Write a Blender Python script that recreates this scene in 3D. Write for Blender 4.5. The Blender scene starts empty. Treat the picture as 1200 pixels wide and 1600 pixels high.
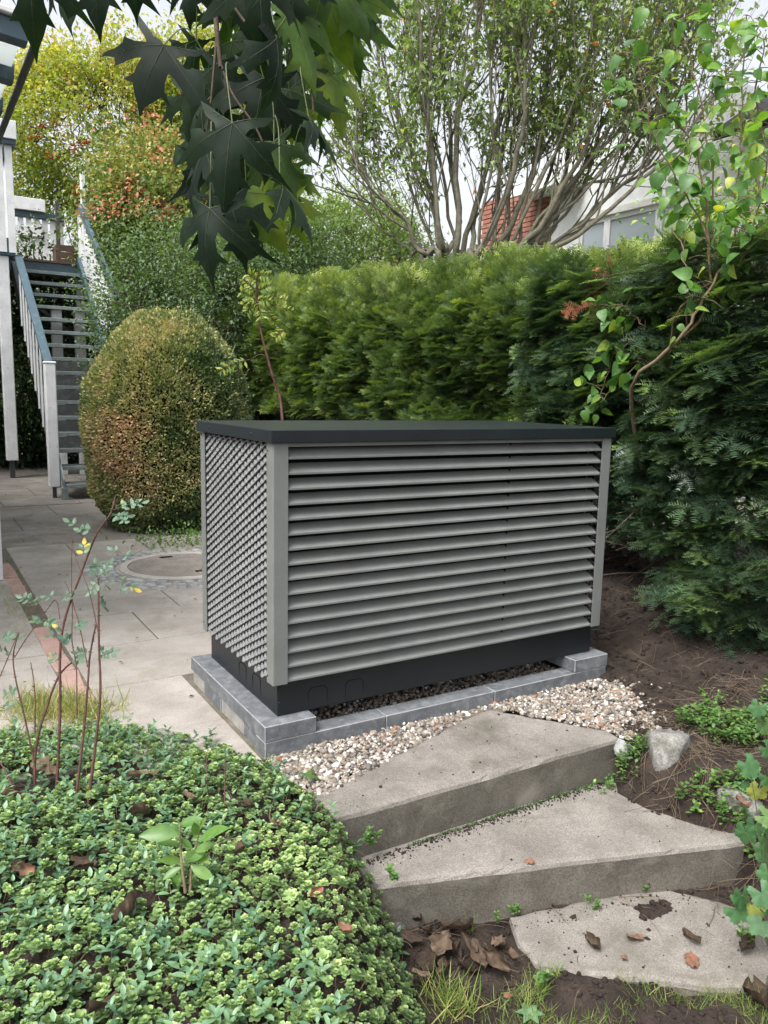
import bpy, bmesh, math
import numpy as np
from mathutils import Vector, Matrix, Euler

rng = np.random.default_rng(7)
R = math.radians
scn = bpy.context.scene
col = scn.collection

# ------------------------------------------------------------------ camera
CAM = np.array([-1.0368, -2.3957, 1.1275])
FOC = 1222.13                      # focal length in pixels of a 1200 x 1600 picture
FWD = np.array([0.51379475, 0.84456517, -0.1507469])
RGT = np.array([0.85581709, -0.51684037, 0.02128701])
UPV = np.array([0.05993381, 0.13994892, 0.98834318])
cd = bpy.data.cameras.new('camera')
cam = bpy.data.objects.new('camera', cd)
col.objects.link(cam)
cd.sensor_fit = 'VERTICAL'
cd.sensor_height = 36.0
cd.lens = FOC / 1600 * 36.0
cd.clip_start = 0.05
cd.clip_end = 500
m = Matrix.Identity(4)
for i in range(3):
    m[i][0], m[i][1], m[i][2], m[i][3] = RGT[i], UPV[i], -FWD[i], CAM[i]
cam.matrix_world = m
scn.camera = cam

# ------------------------------------------------------------------ sky, sun, exposure
SUN_AZ, SUN_EL = math.atan2(-0.75, -0.25), R(58)
w = bpy.data.worlds.new('World')
scn.world = w
w.use_nodes = True
nt = w.node_tree
bg = nt.nodes['Background']
sky = nt.nodes.new('ShaderNodeTexSky')
sky.sky_type = 'NISHITA'
sky.sun_disc = False
sky.sun_elevation = SUN_EL
sky.sun_rotation = SUN_AZ
sky.air_density = 1.0
sky.dust_density = 6.0
sky.ozone_density = 1.0
hs = nt.nodes.new('ShaderNodeHueSaturation')
hs.inputs['Saturation'].default_value = 0.22
nt.links.new(sky.outputs[0], hs.inputs['Color'])
nt.links.new(hs.outputs[0], bg.inputs['Color'])
bg.inputs['Strength'].default_value = 0.15
sd = bpy.data.lights.new('sun', 'SUN')
sd.energy = 1.3
sd.angle = R(25)
sd.color = (1.0, 0.97, 0.93)
sun = bpy.data.objects.new('sun', sd)
col.objects.link(sun)
sv = Vector((math.sin(SUN_AZ) * math.cos(SUN_EL), math.cos(SUN_AZ) * math.cos(SUN_EL), math.sin(SUN_EL)))
sun.rotation_euler = sv.to_track_quat('Z', 'Y').to_euler()
scn.view_settings.view_transform = 'Standard'
scn.view_settings.look = 'None'
scn.view_settings.exposure = 1.22
scn.view_settings.gamma = 1.0
scn.view_settings.use_curve_mapping = False
try:
    scn.cycles.use_denoising = True
    scn.cycles.max_bounces = 8
    scn.cycles.transparent_max_bounces = 8
except Exception:
    pass


# ------------------------------------------------------------------ helpers: places
def at(px, py, depth):
    return CAM + (FWD + RGT * (px - 600) / FOC - UPV * (py - 800) / FOC) * depth


def onz(px, py, z):
    d = FWD + RGT * (px - 600) / FOC - UPV * (py - 800) / FOC
    return CAM + d * ((z - CAM[2]) / d[2])


def depth_of(p):
    return float((np.asarray(p) - CAM) @ FWD)


# ------------------------------------------------------------------ helpers: objects
ORG = {}


def tag(o, label=None, cat=None, group=None, kind=None):
    if label: o['label'] = label
    if cat: o['category'] = cat
    if group: o['group'] = group
    if kind: o['kind'] = kind
    return o


def link(name, data, parent=None, base=None, **kw):
    o = bpy.data.objects.new(name, data)
    col.objects.link(o)
    if parent is not None:
        o.parent = parent
        ORG[o.name] = ORG[parent.name]
    else:
        b = np.zeros(3) if base is None else np.asarray(base, float)
        ORG[o.name] = b
        o.location = b
    tag(o, **kw)
    return o


def thing(name, base, label, cat, group=None):
    return link(name, None, base=base, label=label, cat=cat, group=group)


def mesh(name, V, F, mats, smooth=False, tint=None, parent=None, base=None, midx=None, **kw):
    """V (n,3) in world space, F list of int arrays (m,k)."""
    org = ORG[parent.name] if parent is not None else (np.zeros(3) if base is None else np.asarray(base, float))
    V = np.asarray(V, float) - org
    if not isinstance(F, list): F = [F]
    F = [np.asarray(f, dtype=np.int32) for f in F if len(f)]
    me = bpy.data.meshes.new(name)
    me.vertices.add(len(V))
    me.vertices.foreach_set('co', V.astype(np.float32).ravel())
    tot = np.concatenate([np.full(len(f), f.shape[1], np.int32) for f in F])
    lv = np.concatenate([f.ravel() for f in F])
    me.loops.add(len(lv))
    me.loops.foreach_set('vertex_index', lv)
    me.polygons.add(len(tot))
    st = np.concatenate([[0], np.cumsum(tot)[:-1]]).astype(np.int32)
    me.polygons.foreach_set('loop_start', st)
    me.polygons.foreach_set('loop_total', tot)
    if smooth: me.polygons.foreach_set('use_smooth', np.ones(len(tot), bool))
    if midx is not None: me.polygons.foreach_set('material_index', np.asarray(midx, np.int32))
    me.update(calc_edges=True)
    if tint is not None:
        a = me.attributes.new('tint', 'FLOAT', 'POINT')
        a.data.foreach_set('value', np.asarray(tint, np.float32))
    for mm in (mats if isinstance(mats, (list, tuple)) else [mats]): me.materials.append(mm)
    o = link(name, me, parent, base, **kw)
    return o


def copyobj(o, parent=None, loc=None, rot=None, scale=None):
    c = o.copy()
    col.objects.link(c)
    c.parent = parent
    ORG[c.name] = ORG[parent.name] if parent is not None else ORG[o.name]
    if loc is not None: c.location = np.asarray(loc, float) - (ORG[parent.name] if parent is not None else 0)
    if rot is not None: c.rotation_euler = rot
    if scale is not None: c.scale = scale
    return c


def bmobj(name, bm, mats, parent=None, base=None, smooth=False, **kw):
    org = ORG[parent.name] if parent is not None else (np.zeros(3) if base is None else np.asarray(base, float))
    bmesh.ops.translate(bm, verts=bm.verts, vec=Vector(-org))
    bmesh.ops.recalc_face_normals(bm, faces=bm.faces)
    me = bpy.data.meshes.new(name)
    bm.to_mesh(me)
    bm.free()
    if smooth:
        for p in me.polygons: p.use_smooth = True
    for mm in (mats if isinstance(mats, (list, tuple)) else [mats]): me.materials.append(mm)
    return link(name, me, parent, base, **kw)


def box(name, lo, hi, mats, parent=None, base=None, bevel=0.0, edgemat=False, rot=None, seg=1, **kw):
    bm = bmesh.new()
    lo, hi = np.array(lo, float), np.array(hi, float)
    bmesh.ops.create_cube(bm, size=1.0)
    bmesh.ops.scale(bm, verts=bm.verts, vec=Vector(hi - lo))
    if bevel > 0:
        r = bmesh.ops.bevel(bm, geom=list(bm.edges), offset=bevel, segments=seg, affect='EDGES', profile=0.5)
        if edgemat:
            for f in r['faces']: f.material_index = 1
    if rot is not None: bmesh.ops.rotate(bm, verts=bm.verts, cent=(0, 0, 0), matrix=rot)
    bmesh.ops.translate(bm, verts=bm.verts, vec=Vector((lo + hi) / 2))
    return bmobj(name, bm, mats, parent, base, **kw)


def beam(name, a, b, wd, ht, mats, parent=None, base=None, up=(0, 0, 1), bevel=0.004, **kw):
    a, b = Vector(a), Vector(b)
    d = b - a
    y = d.normalized()
    x = y.cross(Vector(up)).normalized()
    z = x.cross(y)
    rot = Matrix((x, y, z)).transposed()
    bm = bmesh.new()
    bmesh.ops.create_cube(bm, size=1.0)
    bmesh.ops.scale(bm, verts=bm.verts, vec=(wd, d.length, ht))
    if bevel > 0: bmesh.ops.bevel(bm, geom=list(bm.edges), offset=bevel, segments=1, affect='EDGES')
    bmesh.ops.rotate(bm, verts=bm.verts, cent=(0, 0, 0), matrix=rot)
    bmesh.ops.translate(bm, verts=bm.verts, vec=(a + b) / 2)
    return bmobj(name, bm, mats, parent, base, **kw)


def tube(P, rad, n=6):
    P = np.asarray(P, float)
    k = len(P)
    rad = np.broadcast_to(np.asarray(rad, float), (k,))
    T = np.gradient(P, axis=0)
    T /= np.linalg.norm(T, axis=1, keepdims=True) + 1e-12
    ref = np.array([0, 0, 1.0]) if abs(T[:, 2].mean()) < 0.8 else np.array([1.0, 0.2, 0])
    X = np.cross(T, ref)
    X /= np.linalg.norm(X, axis=1, keepdims=True) + 1e-12
    Y = np.cross(T, X)
    a = np.linspace(0, 2 * np.pi, n, endpoint=False)
    V = P[:, None, :] + rad[:, None, None] * (np.cos(a)[None, :, None] * X[:, None, :] + np.sin(a)[None, :, None] * Y[:, None, :])
    V = V.reshape(-1, 3)
    i = np.arange(k - 1)[:, None] * n
    j = np.arange(n)[None, :]
    j2 = (j + 1) % n
    F = np.stack([i + j, i + j2, i + n + j2, i + n + j], -1).reshape(-1, 4)
    return V, F


class Soup:
    def __init__(s):
        s.V, s.F3, s.F4, s.T, s.n = [], [], [], [], 0

    def add(s, V, F, t=0.5):
        V = np.asarray(V, float)
        F = np.asarray(F)
        (s.F3 if F.shape[1] == 3 else s.F4).append(F + s.n)
        s.V.append(V)
        s.T.append(np.broadcast_to(np.asarray(t, float), (len(V),)))
        s.n += len(V)

    def inst(s, tmpl, M, P, t):
        """tmpl=(V,F[,tv]); M (N,3,3) columns are axes; P (N,3); t (N,)"""
        V0, F0 = tmpl[0], tmpl[1]
        N, nv = len(P), len(V0)
        if N == 0: return
        V = np.einsum('nij,vj->nvi', M, V0) + P[:, None, :]
        F = (F0[None] + (np.arange(N) * nv)[:, None, None]).reshape(-1, F0.shape[1])
        tt = np.repeat(np.asarray(t, float), nv)
        if len(tmpl) > 2: tt = tt + np.tile(tmpl[2], N)
        s.add(V.reshape(-1, 3), F, tt)

    def build(s, name, mats, smooth=False, **kw):
        F = []
        if s.F3: F.append(np.concatenate(s.F3))
        if s.F4: F.append(np.concatenate(s.F4))
        return mesh(name, np.concatenate(s.V), F, mats, smooth, np.concatenate(s.T), **kw)


def frames(D, U, scale=1.0):
    """matrices whose Y axis is D and Z axis is close to U"""
    D = D / (np.linalg.norm(D, axis=1, keepdims=True) + 1e-12)
    X = np.cross(D, U)
    X /= np.linalg.norm(X, axis=1, keepdims=True) + 1e-9
    Z = np.cross(X, D)
    M = np.stack([X, D, Z], axis=2)
    return M * np.reshape(np.broadcast_to(scale, (len(D),)), (-1, 1, 1))


def rdir(n):
    v = rng.normal(size=(n, 3))
    return v / np.linalg.norm(v, axis=1, keepdims=True)


_perm = np.random.default_rng(3).random((64, 64, 64))


def vnoise(x, y, z=0.0):
    x, y, z = np.broadcast_arrays(np.asarray(x, float), np.asarray(y, float), np.asarray(z, float))
    xi, yi, zi = np.floor(x).astype(int), np.floor(y).astype(int), np.floor(z).astype(int)
    fx, fy, fz = x - xi, y - yi, z - zi
    fx, fy, fz = fx * fx * (3 - 2 * fx), fy * fy * (3 - 2 * fy), fz * fz * (3 - 2 * fz)
    g = lambda a, b, c: _perm[(xi + a) % 64, (yi + b) % 64, (zi + c) % 64]
    c00 = g(0, 0, 0) * (1 - fx) + g(1, 0, 0) * fx
    c10 = g(0, 1, 0) * (1 - fx) + g(1, 1, 0) * fx
    c01 = g(0, 0, 1) * (1 - fx) + g(1, 0, 1) * fx
    c11 = g(0, 1, 1) * (1 - fx) + g(1, 1, 1) * fx
    return (c00 * (1 - fy) + c10 * fy) * (1 - fz) + (c01 * (1 - fy) + c11 * fy) * fz - 0.5


def fbm(x, y, z=0.0, o=4):
    s, a, f = 0, 1.0, 1.0
    for _ in range(o):
        s = s + a * vnoise(x * f, y * f, np.asarray(z) * f)
        a *= 0.5
        f *= 2.03
    return s


def sstep(a, b, x):
    t = np.clip((x - a) / (b - a), 0, 1)
    return t * t * (3 - 2 * t)


def inpoly(x, y, poly):
    x, y = np.asarray(x), np.asarray(y)
    r = np.zeros(x.shape, bool)
    n = len(poly)
    for i in range(n):
        x0, y0 = poly[i][:2]
        x1, y1 = poly[(i + 1) % n][:2]
        c = ((y0 > y) != (y1 > y)) & (x < (x1 - x0) * (y - y0) / (y1 - y0 + 1e-12) + x0)
        r ^= c
    return r


# ------------------------------------------------------------------ helpers: materials
def newmat(name):
    mt = bpy.data.materials.new(name)
    mt.use_nodes = True
    n = mt.node_tree
    return mt, n, n.nodes['Principled BSDF']


def ramp(n, stops):
    r = n.nodes.new('ShaderNodeValToRGB')
    e = r.color_ramp.elements
    e[0].position, e[0].color = stops[0][0], (*stops[0][1], 1)
    e[1].position, e[1].color = stops[-1][0], (*stops[-1][1], 1)
    for p, c in stops[1:-1]:
        q = e.new(p)
        q.color = (*c, 1)
    return r


def noise(n, scale, detail=6, rough=0.6, vec=None, dist=0.0):
    t = n.nodes.new('ShaderNodeTexNoise')
    t.inputs['Scale'].default_value = scale
    t.inputs['Detail'].default_value = detail
    t.inputs['Roughness'].default_value = rough
    t.inputs['Distortion'].default_value = dist
    if vec is not None: n.links.new(vec, t.inputs['Vector'])
    return t


def mixc(n, a, b, fac, mode='MIX'):
    x = n.nodes.new('ShaderNodeMix')
    x.data_type = 'RGBA'
    x.blend_type = mode
    for s, v in (('A', a), ('B', b)):
        sk = [k for k in x.inputs if k.name == s and k.type == 'RGBA'][0]
        if isinstance(v, tuple): sk.default_value = (*v, 1)
        else: n.links.new(v, sk)
    if isinstance(fac, (int, float)): x.inputs[0].default_value = fac
    else: n.links.new(fac, x.inputs[0])
    return [k for k in x.outputs if k.type == 'RGBA'][0]


def bump(n, h, strength, dist=0.01, prev=None):
    b = n.nodes.new('ShaderNodeBump')
    b.inputs['Strength'].default_value = strength
    b.inputs['Distance'].default_value = dist
    n.links.new(h, b.inputs['Height'])
    if prev is not None: n.links.new(prev, b.inputs['Normal'])
    return b.outputs[0]


def wpos(n):
    g = n.nodes.new('ShaderNodeNewGeometry')
    return g.outputs['Position']


def surf(name, stops, scale, rough=0.85, fine=120, bstr=0.3, bdist=0.004, mottle=None, spec=0.3, fine_amt=0.35):
    """stone, concrete, soil: large mottling + fine grain + bump"""
    mt, n, b = newmat(name)
    p = wpos(n)
    a = noise(n, scale, 8, 0.65, p)
    r = ramp(n, stops)
    n.links.new(a.outputs[0], r.inputs[0])
    f = noise(n, fine, 4, 0.7, p)
    fr = ramp(n, [(0.3, (0.45, 0.45, 0.45)), (0.7, (1.5, 1.5, 1.5))])
    n.links.new(f.outputs[0], fr.inputs[0])
    c = mixc(n, r.outputs[0], fr.outputs[0], fine_amt, 'MULTIPLY')
    if mottle:
        k = noise(n, mottle[1], 5, 0.7, p, 0.4)
        kr = ramp(n, [(mottle[2], (0, 0, 0)), (mottle[3], (1, 1, 1))])
        n.links.new(k.outputs[0], kr.inputs[0])
        c = mixc(n, c, mottle[0], kr.outputs[0])
    n.links.new(c, b.inputs['Base Color'])
    b.inputs['Roughness'].default_value = rough
    b.inputs['Specular IOR Level'].default_value = spec
    nb = bump(n, f.outputs[0], bstr, bdist)
    if name == 'soil':
        c2 = noise(n, 42, 5, 0.65, p)
        nb = bump(n, c2.outputs[0], 0.9, 0.02, nb)
    n.links.new(nb, b.inputs['Normal'])
    return mt


def paint(name, colr, rough=0.45, wear=None, spec=0.5, metallic=0.0, speck=0.0, bsc=None):
    mt, n, b = newmat(name)
    p = wpos(n)
    a = noise(n, 6, 6, 0.6, p)
    r = ramp(n, [(0.3, tuple(x * 0.86 for x in colr)), (0.7, tuple(min(1, x * 1.12) for x in colr))])
    n.links.new(a.outputs[0], r.inputs[0])
    c = r.outputs[0]
    if wear:
        k = noise(n, wear[1], 8, 0.75, p)
        kr = ramp(n, [(wear[2], (0, 0, 0)), (wear[3], (1, 1, 1))])
        n.links.new(k.outputs[0], kr.inputs[0])
        c = mixc(n, c, wear[0], kr.outputs[0])
    n.links.new(c, b.inputs['Base Color'])
    b.inputs['Roughness'].default_value = rough
    b.inputs['Specular IOR Level'].default_value = spec
    b.inputs['Metallic'].default_value = metallic
    if bsc:
        k2 = noise(n, bsc[0], 4, 0.6, p)
        n.links.new(bump(n, k2.outputs[0], bsc[1], 0.002), b.inputs['Normal'])
    return mt


def leafmat(name, stops, trans=0.3, rough=0.45, tcol=(1.5, 1.6, 0.5), spec=0.4):
    mt, n, b = newmat(name)
    at_ = n.nodes.new('ShaderNodeAttribute')
    at_.attribute_name = 'tint'
    r = ramp(n, stops)
    n.links.new(at_.outputs['Fac'], r.inputs[0])
    p = wpos(n)
    k = noise(n, 60, 3, 0.6, p)
    kr = ramp(n, [(0.3, (0.8, 0.8, 0.8)), (0.7, (1.2, 1.2, 1.2))])
    n.links.new(k.outputs[0], kr.inputs[0])
    c = mixc(n, r.outputs[0], kr.outputs[0], 1.0, 'MULTIPLY')
    n.links.new(c, b.inputs['Base Color'])
    b.inputs['Roughness'].default_value = rough
    b.inputs['Specular IOR Level'].default_value = spec
    if trans > 0:
        t = n.nodes.new('ShaderNodeBsdfTranslucent')
        tc = mixc(n, c, tcol, 1.0, 'MULTIPLY')
        n.links.new(tc, t.inputs[0])
        x = n.nodes.new('ShaderNodeMixShader')
        x.inputs[0].default_value = trans
        n.links.new(b.outputs[0], x.inputs[1])
        n.links.new(t.outputs[0], x.inputs[2])
        n.links.new(x.outputs[0], n.nodes['Material Output'].inputs[0])
    return mt


M = {}
M['soil'] = surf('soil', [(0.3, (0.017, 0.012, 0.0095)), (0.5, (0.036, 0.026, 0.021)), (0.72, (0.066, 0.049, 0.040))], 9, 0.95, 140, 0.8, 0.006,
                 mottle=((0.085, 0.068, 0.055), 38, 0.6, 0.72))
M['slab'] = surf('slab_concrete', [(0.3, (0.255, 0.232, 0.208)), (0.55, (0.36, 0.33, 0.30)), (0.75, (0.44, 0.41, 0.375))], 2.6, 0.9, 190, 0.25, 0.002,
                 mottle=((0.225, 0.205, 0.17), 4.2, 0.50, 0.78), fine_amt=0.5)
M['joint'] = surf('joint_sand', [(0.3, (0.085, 0.074, 0.058)), (0.7, (0.19, 0.168, 0.135))], 14, 0.95, 150, 0.5, 0.004,
                  mottle=((0.10, 0.10, 0.05), 5, 0.56, 0.68))
M['slab_far'] = surf('slab_weathered', [(0.3, (0.16, 0.145, 0.13)), (0.55, (0.23, 0.21, 0.19)), (0.75, (0.30, 0.275, 0.25))], 1.6, 0.9, 150, 0.25, 0.002,
                     mottle=((0.11, 0.105, 0.075), 3, 0.50, 0.72), fine_amt=0.5)
M['step'] = surf('step_concrete', [(0.28, (0.135, 0.122, 0.107)), (0.5, (0.215, 0.197, 0.176)), (0.75, (0.295, 0.274, 0.247))], 4.5, 0.92, 230, 0.5, 0.003,
                 mottle=((0.115, 0.105, 0.082), 6, 0.52, 0.74), fine_amt=0.9)
M['riser'] = surf('step_face', [(0.28, (0.085, 0.077, 0.063)), (0.5, (0.14, 0.127, 0.106)), (0.75, (0.205, 0.187, 0.158))], 5.5, 0.92, 190, 0.9, 0.004,  # darker than the treads: algae, plus shade put into the colour
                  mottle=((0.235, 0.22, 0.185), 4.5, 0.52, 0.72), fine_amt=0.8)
M['granite'] = surf('granite', [(0.3, (0.085, 0.092, 0.105)), (0.5, (0.13, 0.138, 0.15)), (0.75, (0.20, 0.21, 0.225))], 14, 0.65, 320, 0.3, 0.0015,
                    mottle=((0.25, 0.262, 0.275), 17, 0.50, 0.74), fine_amt=0.75)
M['granite_edge'] = surf('granite_edge', [(0.3, (0.17, 0.178, 0.19)), (0.7, (0.33, 0.34, 0.355))], 30, 0.6, 320, 0.2, 0.001)
M['mortar'] = surf('mortar', [(0.3, (0.24, 0.23, 0.215)), (0.7, (0.38, 0.37, 0.35))], 16, 0.9, 180, 0.5, 0.003)
M['brick_red'] = surf('red_paver', [(0.3, (0.34, 0.215, 0.185)), (0.7, (0.45, 0.30, 0.265))], 9, 0.85, 160, 0.3, 0.002, mottle=((0.55, 0.36, 0.30), 12, 0.6, 0.8))
M['wall_brick'] = surf('facade_brick', [(0.3, (0.25, 0.105, 0.08)), (0.7, (0.38, 0.18, 0.135))], 3, 0.85, 60, 0.3, 0.003)
M['cobble'] = surf('cobble', [(0.3, (0.27, 0.28, 0.28)), (0.7, (0.45, 0.45, 0.435))], 7, 0.8, 140, 0.3, 0.003)
M['boulder'] = surf('boulder', [(0.3, (0.10, 0.098, 0.090)), (0.5, (0.205, 0.20, 0.187)), (0.75, (0.34, 0.333, 0.315))], 18, 0.85, 130, 0.6, 0.004,
                    mottle=((0.085, 0.085, 0.055), 8, 0.54, 0.7), fine_amt=0.85)
M['redstone'] = surf('reddish_stone', [(0.3, (0.13, 0.075, 0.06)), (0.7, (0.24, 0.15, 0.12))], 10, 0.8, 120, 0.5, 0.004)
M['darkstone'] = surf('dark_stone', [(0.3, (0.055, 0.052, 0.046)), (0.7, (0.12, 0.115, 0.10))], 14, 0.85, 130, 0.6, 0.004, fine_amt=0.8)
M['iron'] = surf('cast_iron', [(0.3, (0.20, 0.175, 0.155)), (0.7, (0.33, 0.295, 0.26))], 8, 0.7, 160, 0.4, 0.002)
M['ring'] = surf('manhole_ring', [(0.3, (0.34, 0.31, 0.28)), (0.7, (0.50, 0.47, 0.43))], 7, 0.9, 160, 0.3, 0.003)
M['grey'] = paint('grey_powder_coat', (0.180, 0.187, 0.182), 0.38, spec=0.45, wear=((0.215, 0.21, 0.195), 5, 0.52, 0.85))
M['anthracite'] = paint('anthracite_coat', (0.0105, 0.0135, 0.0165), 0.40, spec=0.4, wear=((0.022, 0.025, 0.028), 9, 0.62, 0.85))
M['lid'] = paint('lid_coat', (0.0125, 0.0175, 0.0205), 0.33, spec=0.45, wear=((0.05, 0.058, 0.056), 16, 0.62, 0.82))
M['mesh'] = paint('expanded_metal', (0.20, 0.203, 0.206), 0.42, spec=0.5)
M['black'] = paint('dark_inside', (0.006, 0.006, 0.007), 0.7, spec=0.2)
M['screw'] = paint('screw', (0.015, 0.015, 0.017), 0.5)
M['white_wood'] = paint('white_painted_wood', (0.70, 0.71, 0.72), 0.6, wear=((0.40, 0.39, 0.37), 14, 0.58, 0.72), bsc=(60, 0.3))
M['blue_wood'] = paint('blue_painted_wood', (0.045, 0.085, 0.108), 0.5, wear=((0.15, 0.21, 0.24), 11, 0.55, 0.75), bsc=(60, 0.25))
M['tread'] = paint('tread_wood', (0.055, 0.062, 0.062), 0.7, wear=((0.16, 0.17, 0.165), 12, 0.5, 0.75), bsc=(50, 0.4))
M['tread_edge'] = paint('tread_nosing', (0.16, 0.20, 0.20), 0.7, wear=((0.30, 0.33, 0.32), 14, 0.5, 0.72), bsc=(50, 0.4))
M['brown_wood'] = paint('brown_wood', (0.09, 0.055, 0.035), 0.7, bsc=(50, 0.4))
M['steel'] = paint('steel_foot', (0.06, 0.06, 0.065), 0.5, metallic=0.3)
M['white_wall'] = paint('white_render', (0.78, 0.79, 0.80), 0.8, bsc=(90, 0.2))
M['pale_wall'] = paint('cream_soffit', (0.70, 0.69, 0.65), 0.7)
M['roof'] = paint('dark_roof', (0.045, 0.04, 0.04), 0.7)
M['bark'] = surf('bark', [(0.3, (0.075, 0.064, 0.048)), (0.5, (0.125, 0.118, 0.086)), (0.75, (0.21, 0.20, 0.152))], 14, 0.9, 70, 0.6, 0.006,
                 mottle=((0.12, 0.13, 0.08), 6, 0.55, 0.7))
M['twig'] = surf('twig', [(0.3, (0.045, 0.032, 0.024)), (0.7, (0.11, 0.085, 0.062))], 30, 0.85, 120, 0.3, 0.002)
M['cane'] = surf('rose_cane', [(0.3, (0.050, 0.020, 0.018)), (0.7, (0.13, 0.062, 0.048))], 25, 0.7, 120, 0.4, 0.002)
M['tanstem'] = surf('tan_stem', [(0.3, (0.12, 0.085, 0.05)), (0.7, (0.25, 0.19, 0.12))], 25, 0.8, 120, 0.3, 0.002)
M['straw'] = surf('dry_straw', [(0.3, (0.07, 0.050, 0.034)), (0.7, (0.24, 0.185, 0.125))], 9, 0.9, 90, 0.2, 0.002)

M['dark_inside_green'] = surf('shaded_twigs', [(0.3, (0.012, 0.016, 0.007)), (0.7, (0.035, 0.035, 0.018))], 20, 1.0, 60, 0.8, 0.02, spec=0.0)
M['lawn'] = surf('lawn', [(0.3, (0.018, 0.036, 0.012)), (0.7, (0.05, 0.085, 0.025))], 3, 1.0, 40, 0.8, 0.03, spec=0.0)
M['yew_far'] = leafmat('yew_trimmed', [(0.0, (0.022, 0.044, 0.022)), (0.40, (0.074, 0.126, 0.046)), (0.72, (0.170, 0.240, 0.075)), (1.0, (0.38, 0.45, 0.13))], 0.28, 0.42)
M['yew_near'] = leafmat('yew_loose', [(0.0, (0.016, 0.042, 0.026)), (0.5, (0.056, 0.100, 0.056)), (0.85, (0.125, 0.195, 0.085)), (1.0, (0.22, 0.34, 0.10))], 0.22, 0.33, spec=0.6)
M['yew_dead'] = leafmat('yew_dead', [(0.0, (0.11, 0.035, 0.014)), (1.0, (0.28, 0.10, 0.04))], 0.15, 0.7, (1, 1, 1))
M['boxwood'] = leafmat('boxwood', [(0.0, (0.030, 0.060, 0.024)), (0.33, (0.125, 0.18, 0.072)), (0.53, (0.34, 0.35, 0.155)), (0.75, (0.50, 0.42, 0.24)), (0.9, (0.54, 0.34, 0.21)), (1.0, (0.60, 0.42, 0.30))], 0.2, 0.5)
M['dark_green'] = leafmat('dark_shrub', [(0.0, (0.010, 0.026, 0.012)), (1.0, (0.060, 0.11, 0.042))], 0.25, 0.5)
M['blue_green'] = leafmat('bluegreen_shrub', [(0.0, (0.040, 0.080, 0.042)), (0.6, (0.125, 0.195, 0.095)), (1.0, (0.23, 0.30, 0.15))], 0.35, 0.5)
M['spindle'] = leafmat('spindle', [(0.0, (0.055, 0.12, 0.035)), (0.45, (0.16, 0.24, 0.060)), (0.72, (0.34, 0.36, 0.11)), (0.86, (0.48, 0.30, 0.14)), (1.0, (0.62, 0.22, 0.20))], 0.35, 0.5, (1.25, 1.15, 0.75))
M['rowan'] = leafmat('rowan', [(0.0, (0.12, 0.20, 0.048)), (0.5, (0.29, 0.36, 0.080)), (0.8, (0.46, 0.46, 0.12)), (1.0, (0.56, 0.36, 0.11))], 0.45, 0.5, (1.3, 1.25, 0.5))
M['berry'] = paint('berry', (0.55, 0.055, 0.025), 0.35)
M['cornel'] = leafmat('cornel', [(0.0, (0.090, 0.145, 0.060)), (0.6, (0.21, 0.295, 0.105)), (0.9, (0.38, 0.44, 0.16)), (0.97, (0.50, 0.30, 0.04)), (1.0, (0.62, 0.26, 0.03))], 0.35, 0.5)
M['lilac'] = leafmat('heart_leaf', [(0.0, (0.040, 0.105, 0.035)), (0.5, (0.095, 0.215, 0.050)), (0.85, (0.20, 0.33, 0.060)), (1.0, (0.44, 0.44, 0.07))], 0.38, 0.42)
M['pale_green'] = leafmat('pale_shrub', [(0.0, (0.07, 0.13, 0.045)), (0.6, (0.16, 0.24, 0.085)), (1.0, (0.30, 0.36, 0.13))], 0.35, 0.5)
M['sumac'] = leafmat('sapling', [(0.0, (0.10, 0.19, 0.04)), (1.0, (0.34, 0.38, 0.06))], 0.35, 0.5)
M['maple'] = leafmat('maple', [(0.0, (0.007, 0.016, 0.011)), (0.5, (0.017, 0.040, 0.014)), (0.8, (0.065, 0.13, 0.020)), (1.0, (0.22, 0.28, 0.03))], 0.28, 0.5, (1.3, 1.7, 0.5), 0.3)
M['maple_vein'] = leafmat('maple_vein', [(0.0, (0.032, 0.050, 0.026)), (1.0, (0.13, 0.16, 0.06))], 0.0, 0.5)
M['sedum'] = leafmat('stonecrop', [(0.0, (0.055, 0.092, 0.040)), (0.35, (0.140, 0.225, 0.086)), (0.65, (0.255, 0.375, 0.140)), (0.9, (0.41, 0.52, 0.225)), (1.0, (0.55, 0.60, 0.32))], 0.2, 0.45)
M['vinca'] = leafmat('periwinkle', [(0.0, (0.045, 0.100, 0.050)), (0.6, (0.10, 0.20, 0.11)), (1.0, (0.19, 0.31, 0.17))], 0.2, 0.35)
M['laurel'] = leafmat('laurel', [(0.0, (0.07, 0.155, 0.038)), (0.6, (0.135, 0.255, 0.062)), (1.0, (0.27, 0.36, 0.075))], 0.3, 0.35)
M['rose_leaf'] = leafmat('rose_leaf', [(0.0, (0.060, 0.115, 0.075)), (0.7, (0.12, 0.20, 0.13)), (0.85, (0.20, 0.24, 0.10)), (1.0, (0.55, 0.40, 0.05))], 0.25, 0.5)
M['weed'] = leafmat('weed', [(0.0, (0.050, 0.11, 0.035)), (0.6, (0.115, 0.22, 0.06)), (1.0, (0.25, 0.36, 0.10))], 0.3, 0.45)
M['cranesbill'] = leafmat('cranesbill', [(0.0, (0.035, 0.095, 0.038)), (0.7, (0.075, 0.175, 0.065)), (1.0, (0.34, 0.34, 0.07))], 0.3, 0.5)
M['grass'] = leafmat('grass', [(0.0, (0.07, 0.13, 0.03)), (0.6, (0.16, 0.26, 0.055)), (1.0, (0.38, 0.35, 0.15))], 0.3, 0.5)
M['dry'] = leafmat('dry_leaf', [(0.0, (0.025, 0.017, 0.012)), (0.4, (0.070, 0.048, 0.033)), (0.75, (0.17, 0.12, 0.082)), (1.0, (0.25, 0.095, 0.062))], 0.12, 0.75, (1, 1, 1), 0.25)
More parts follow.
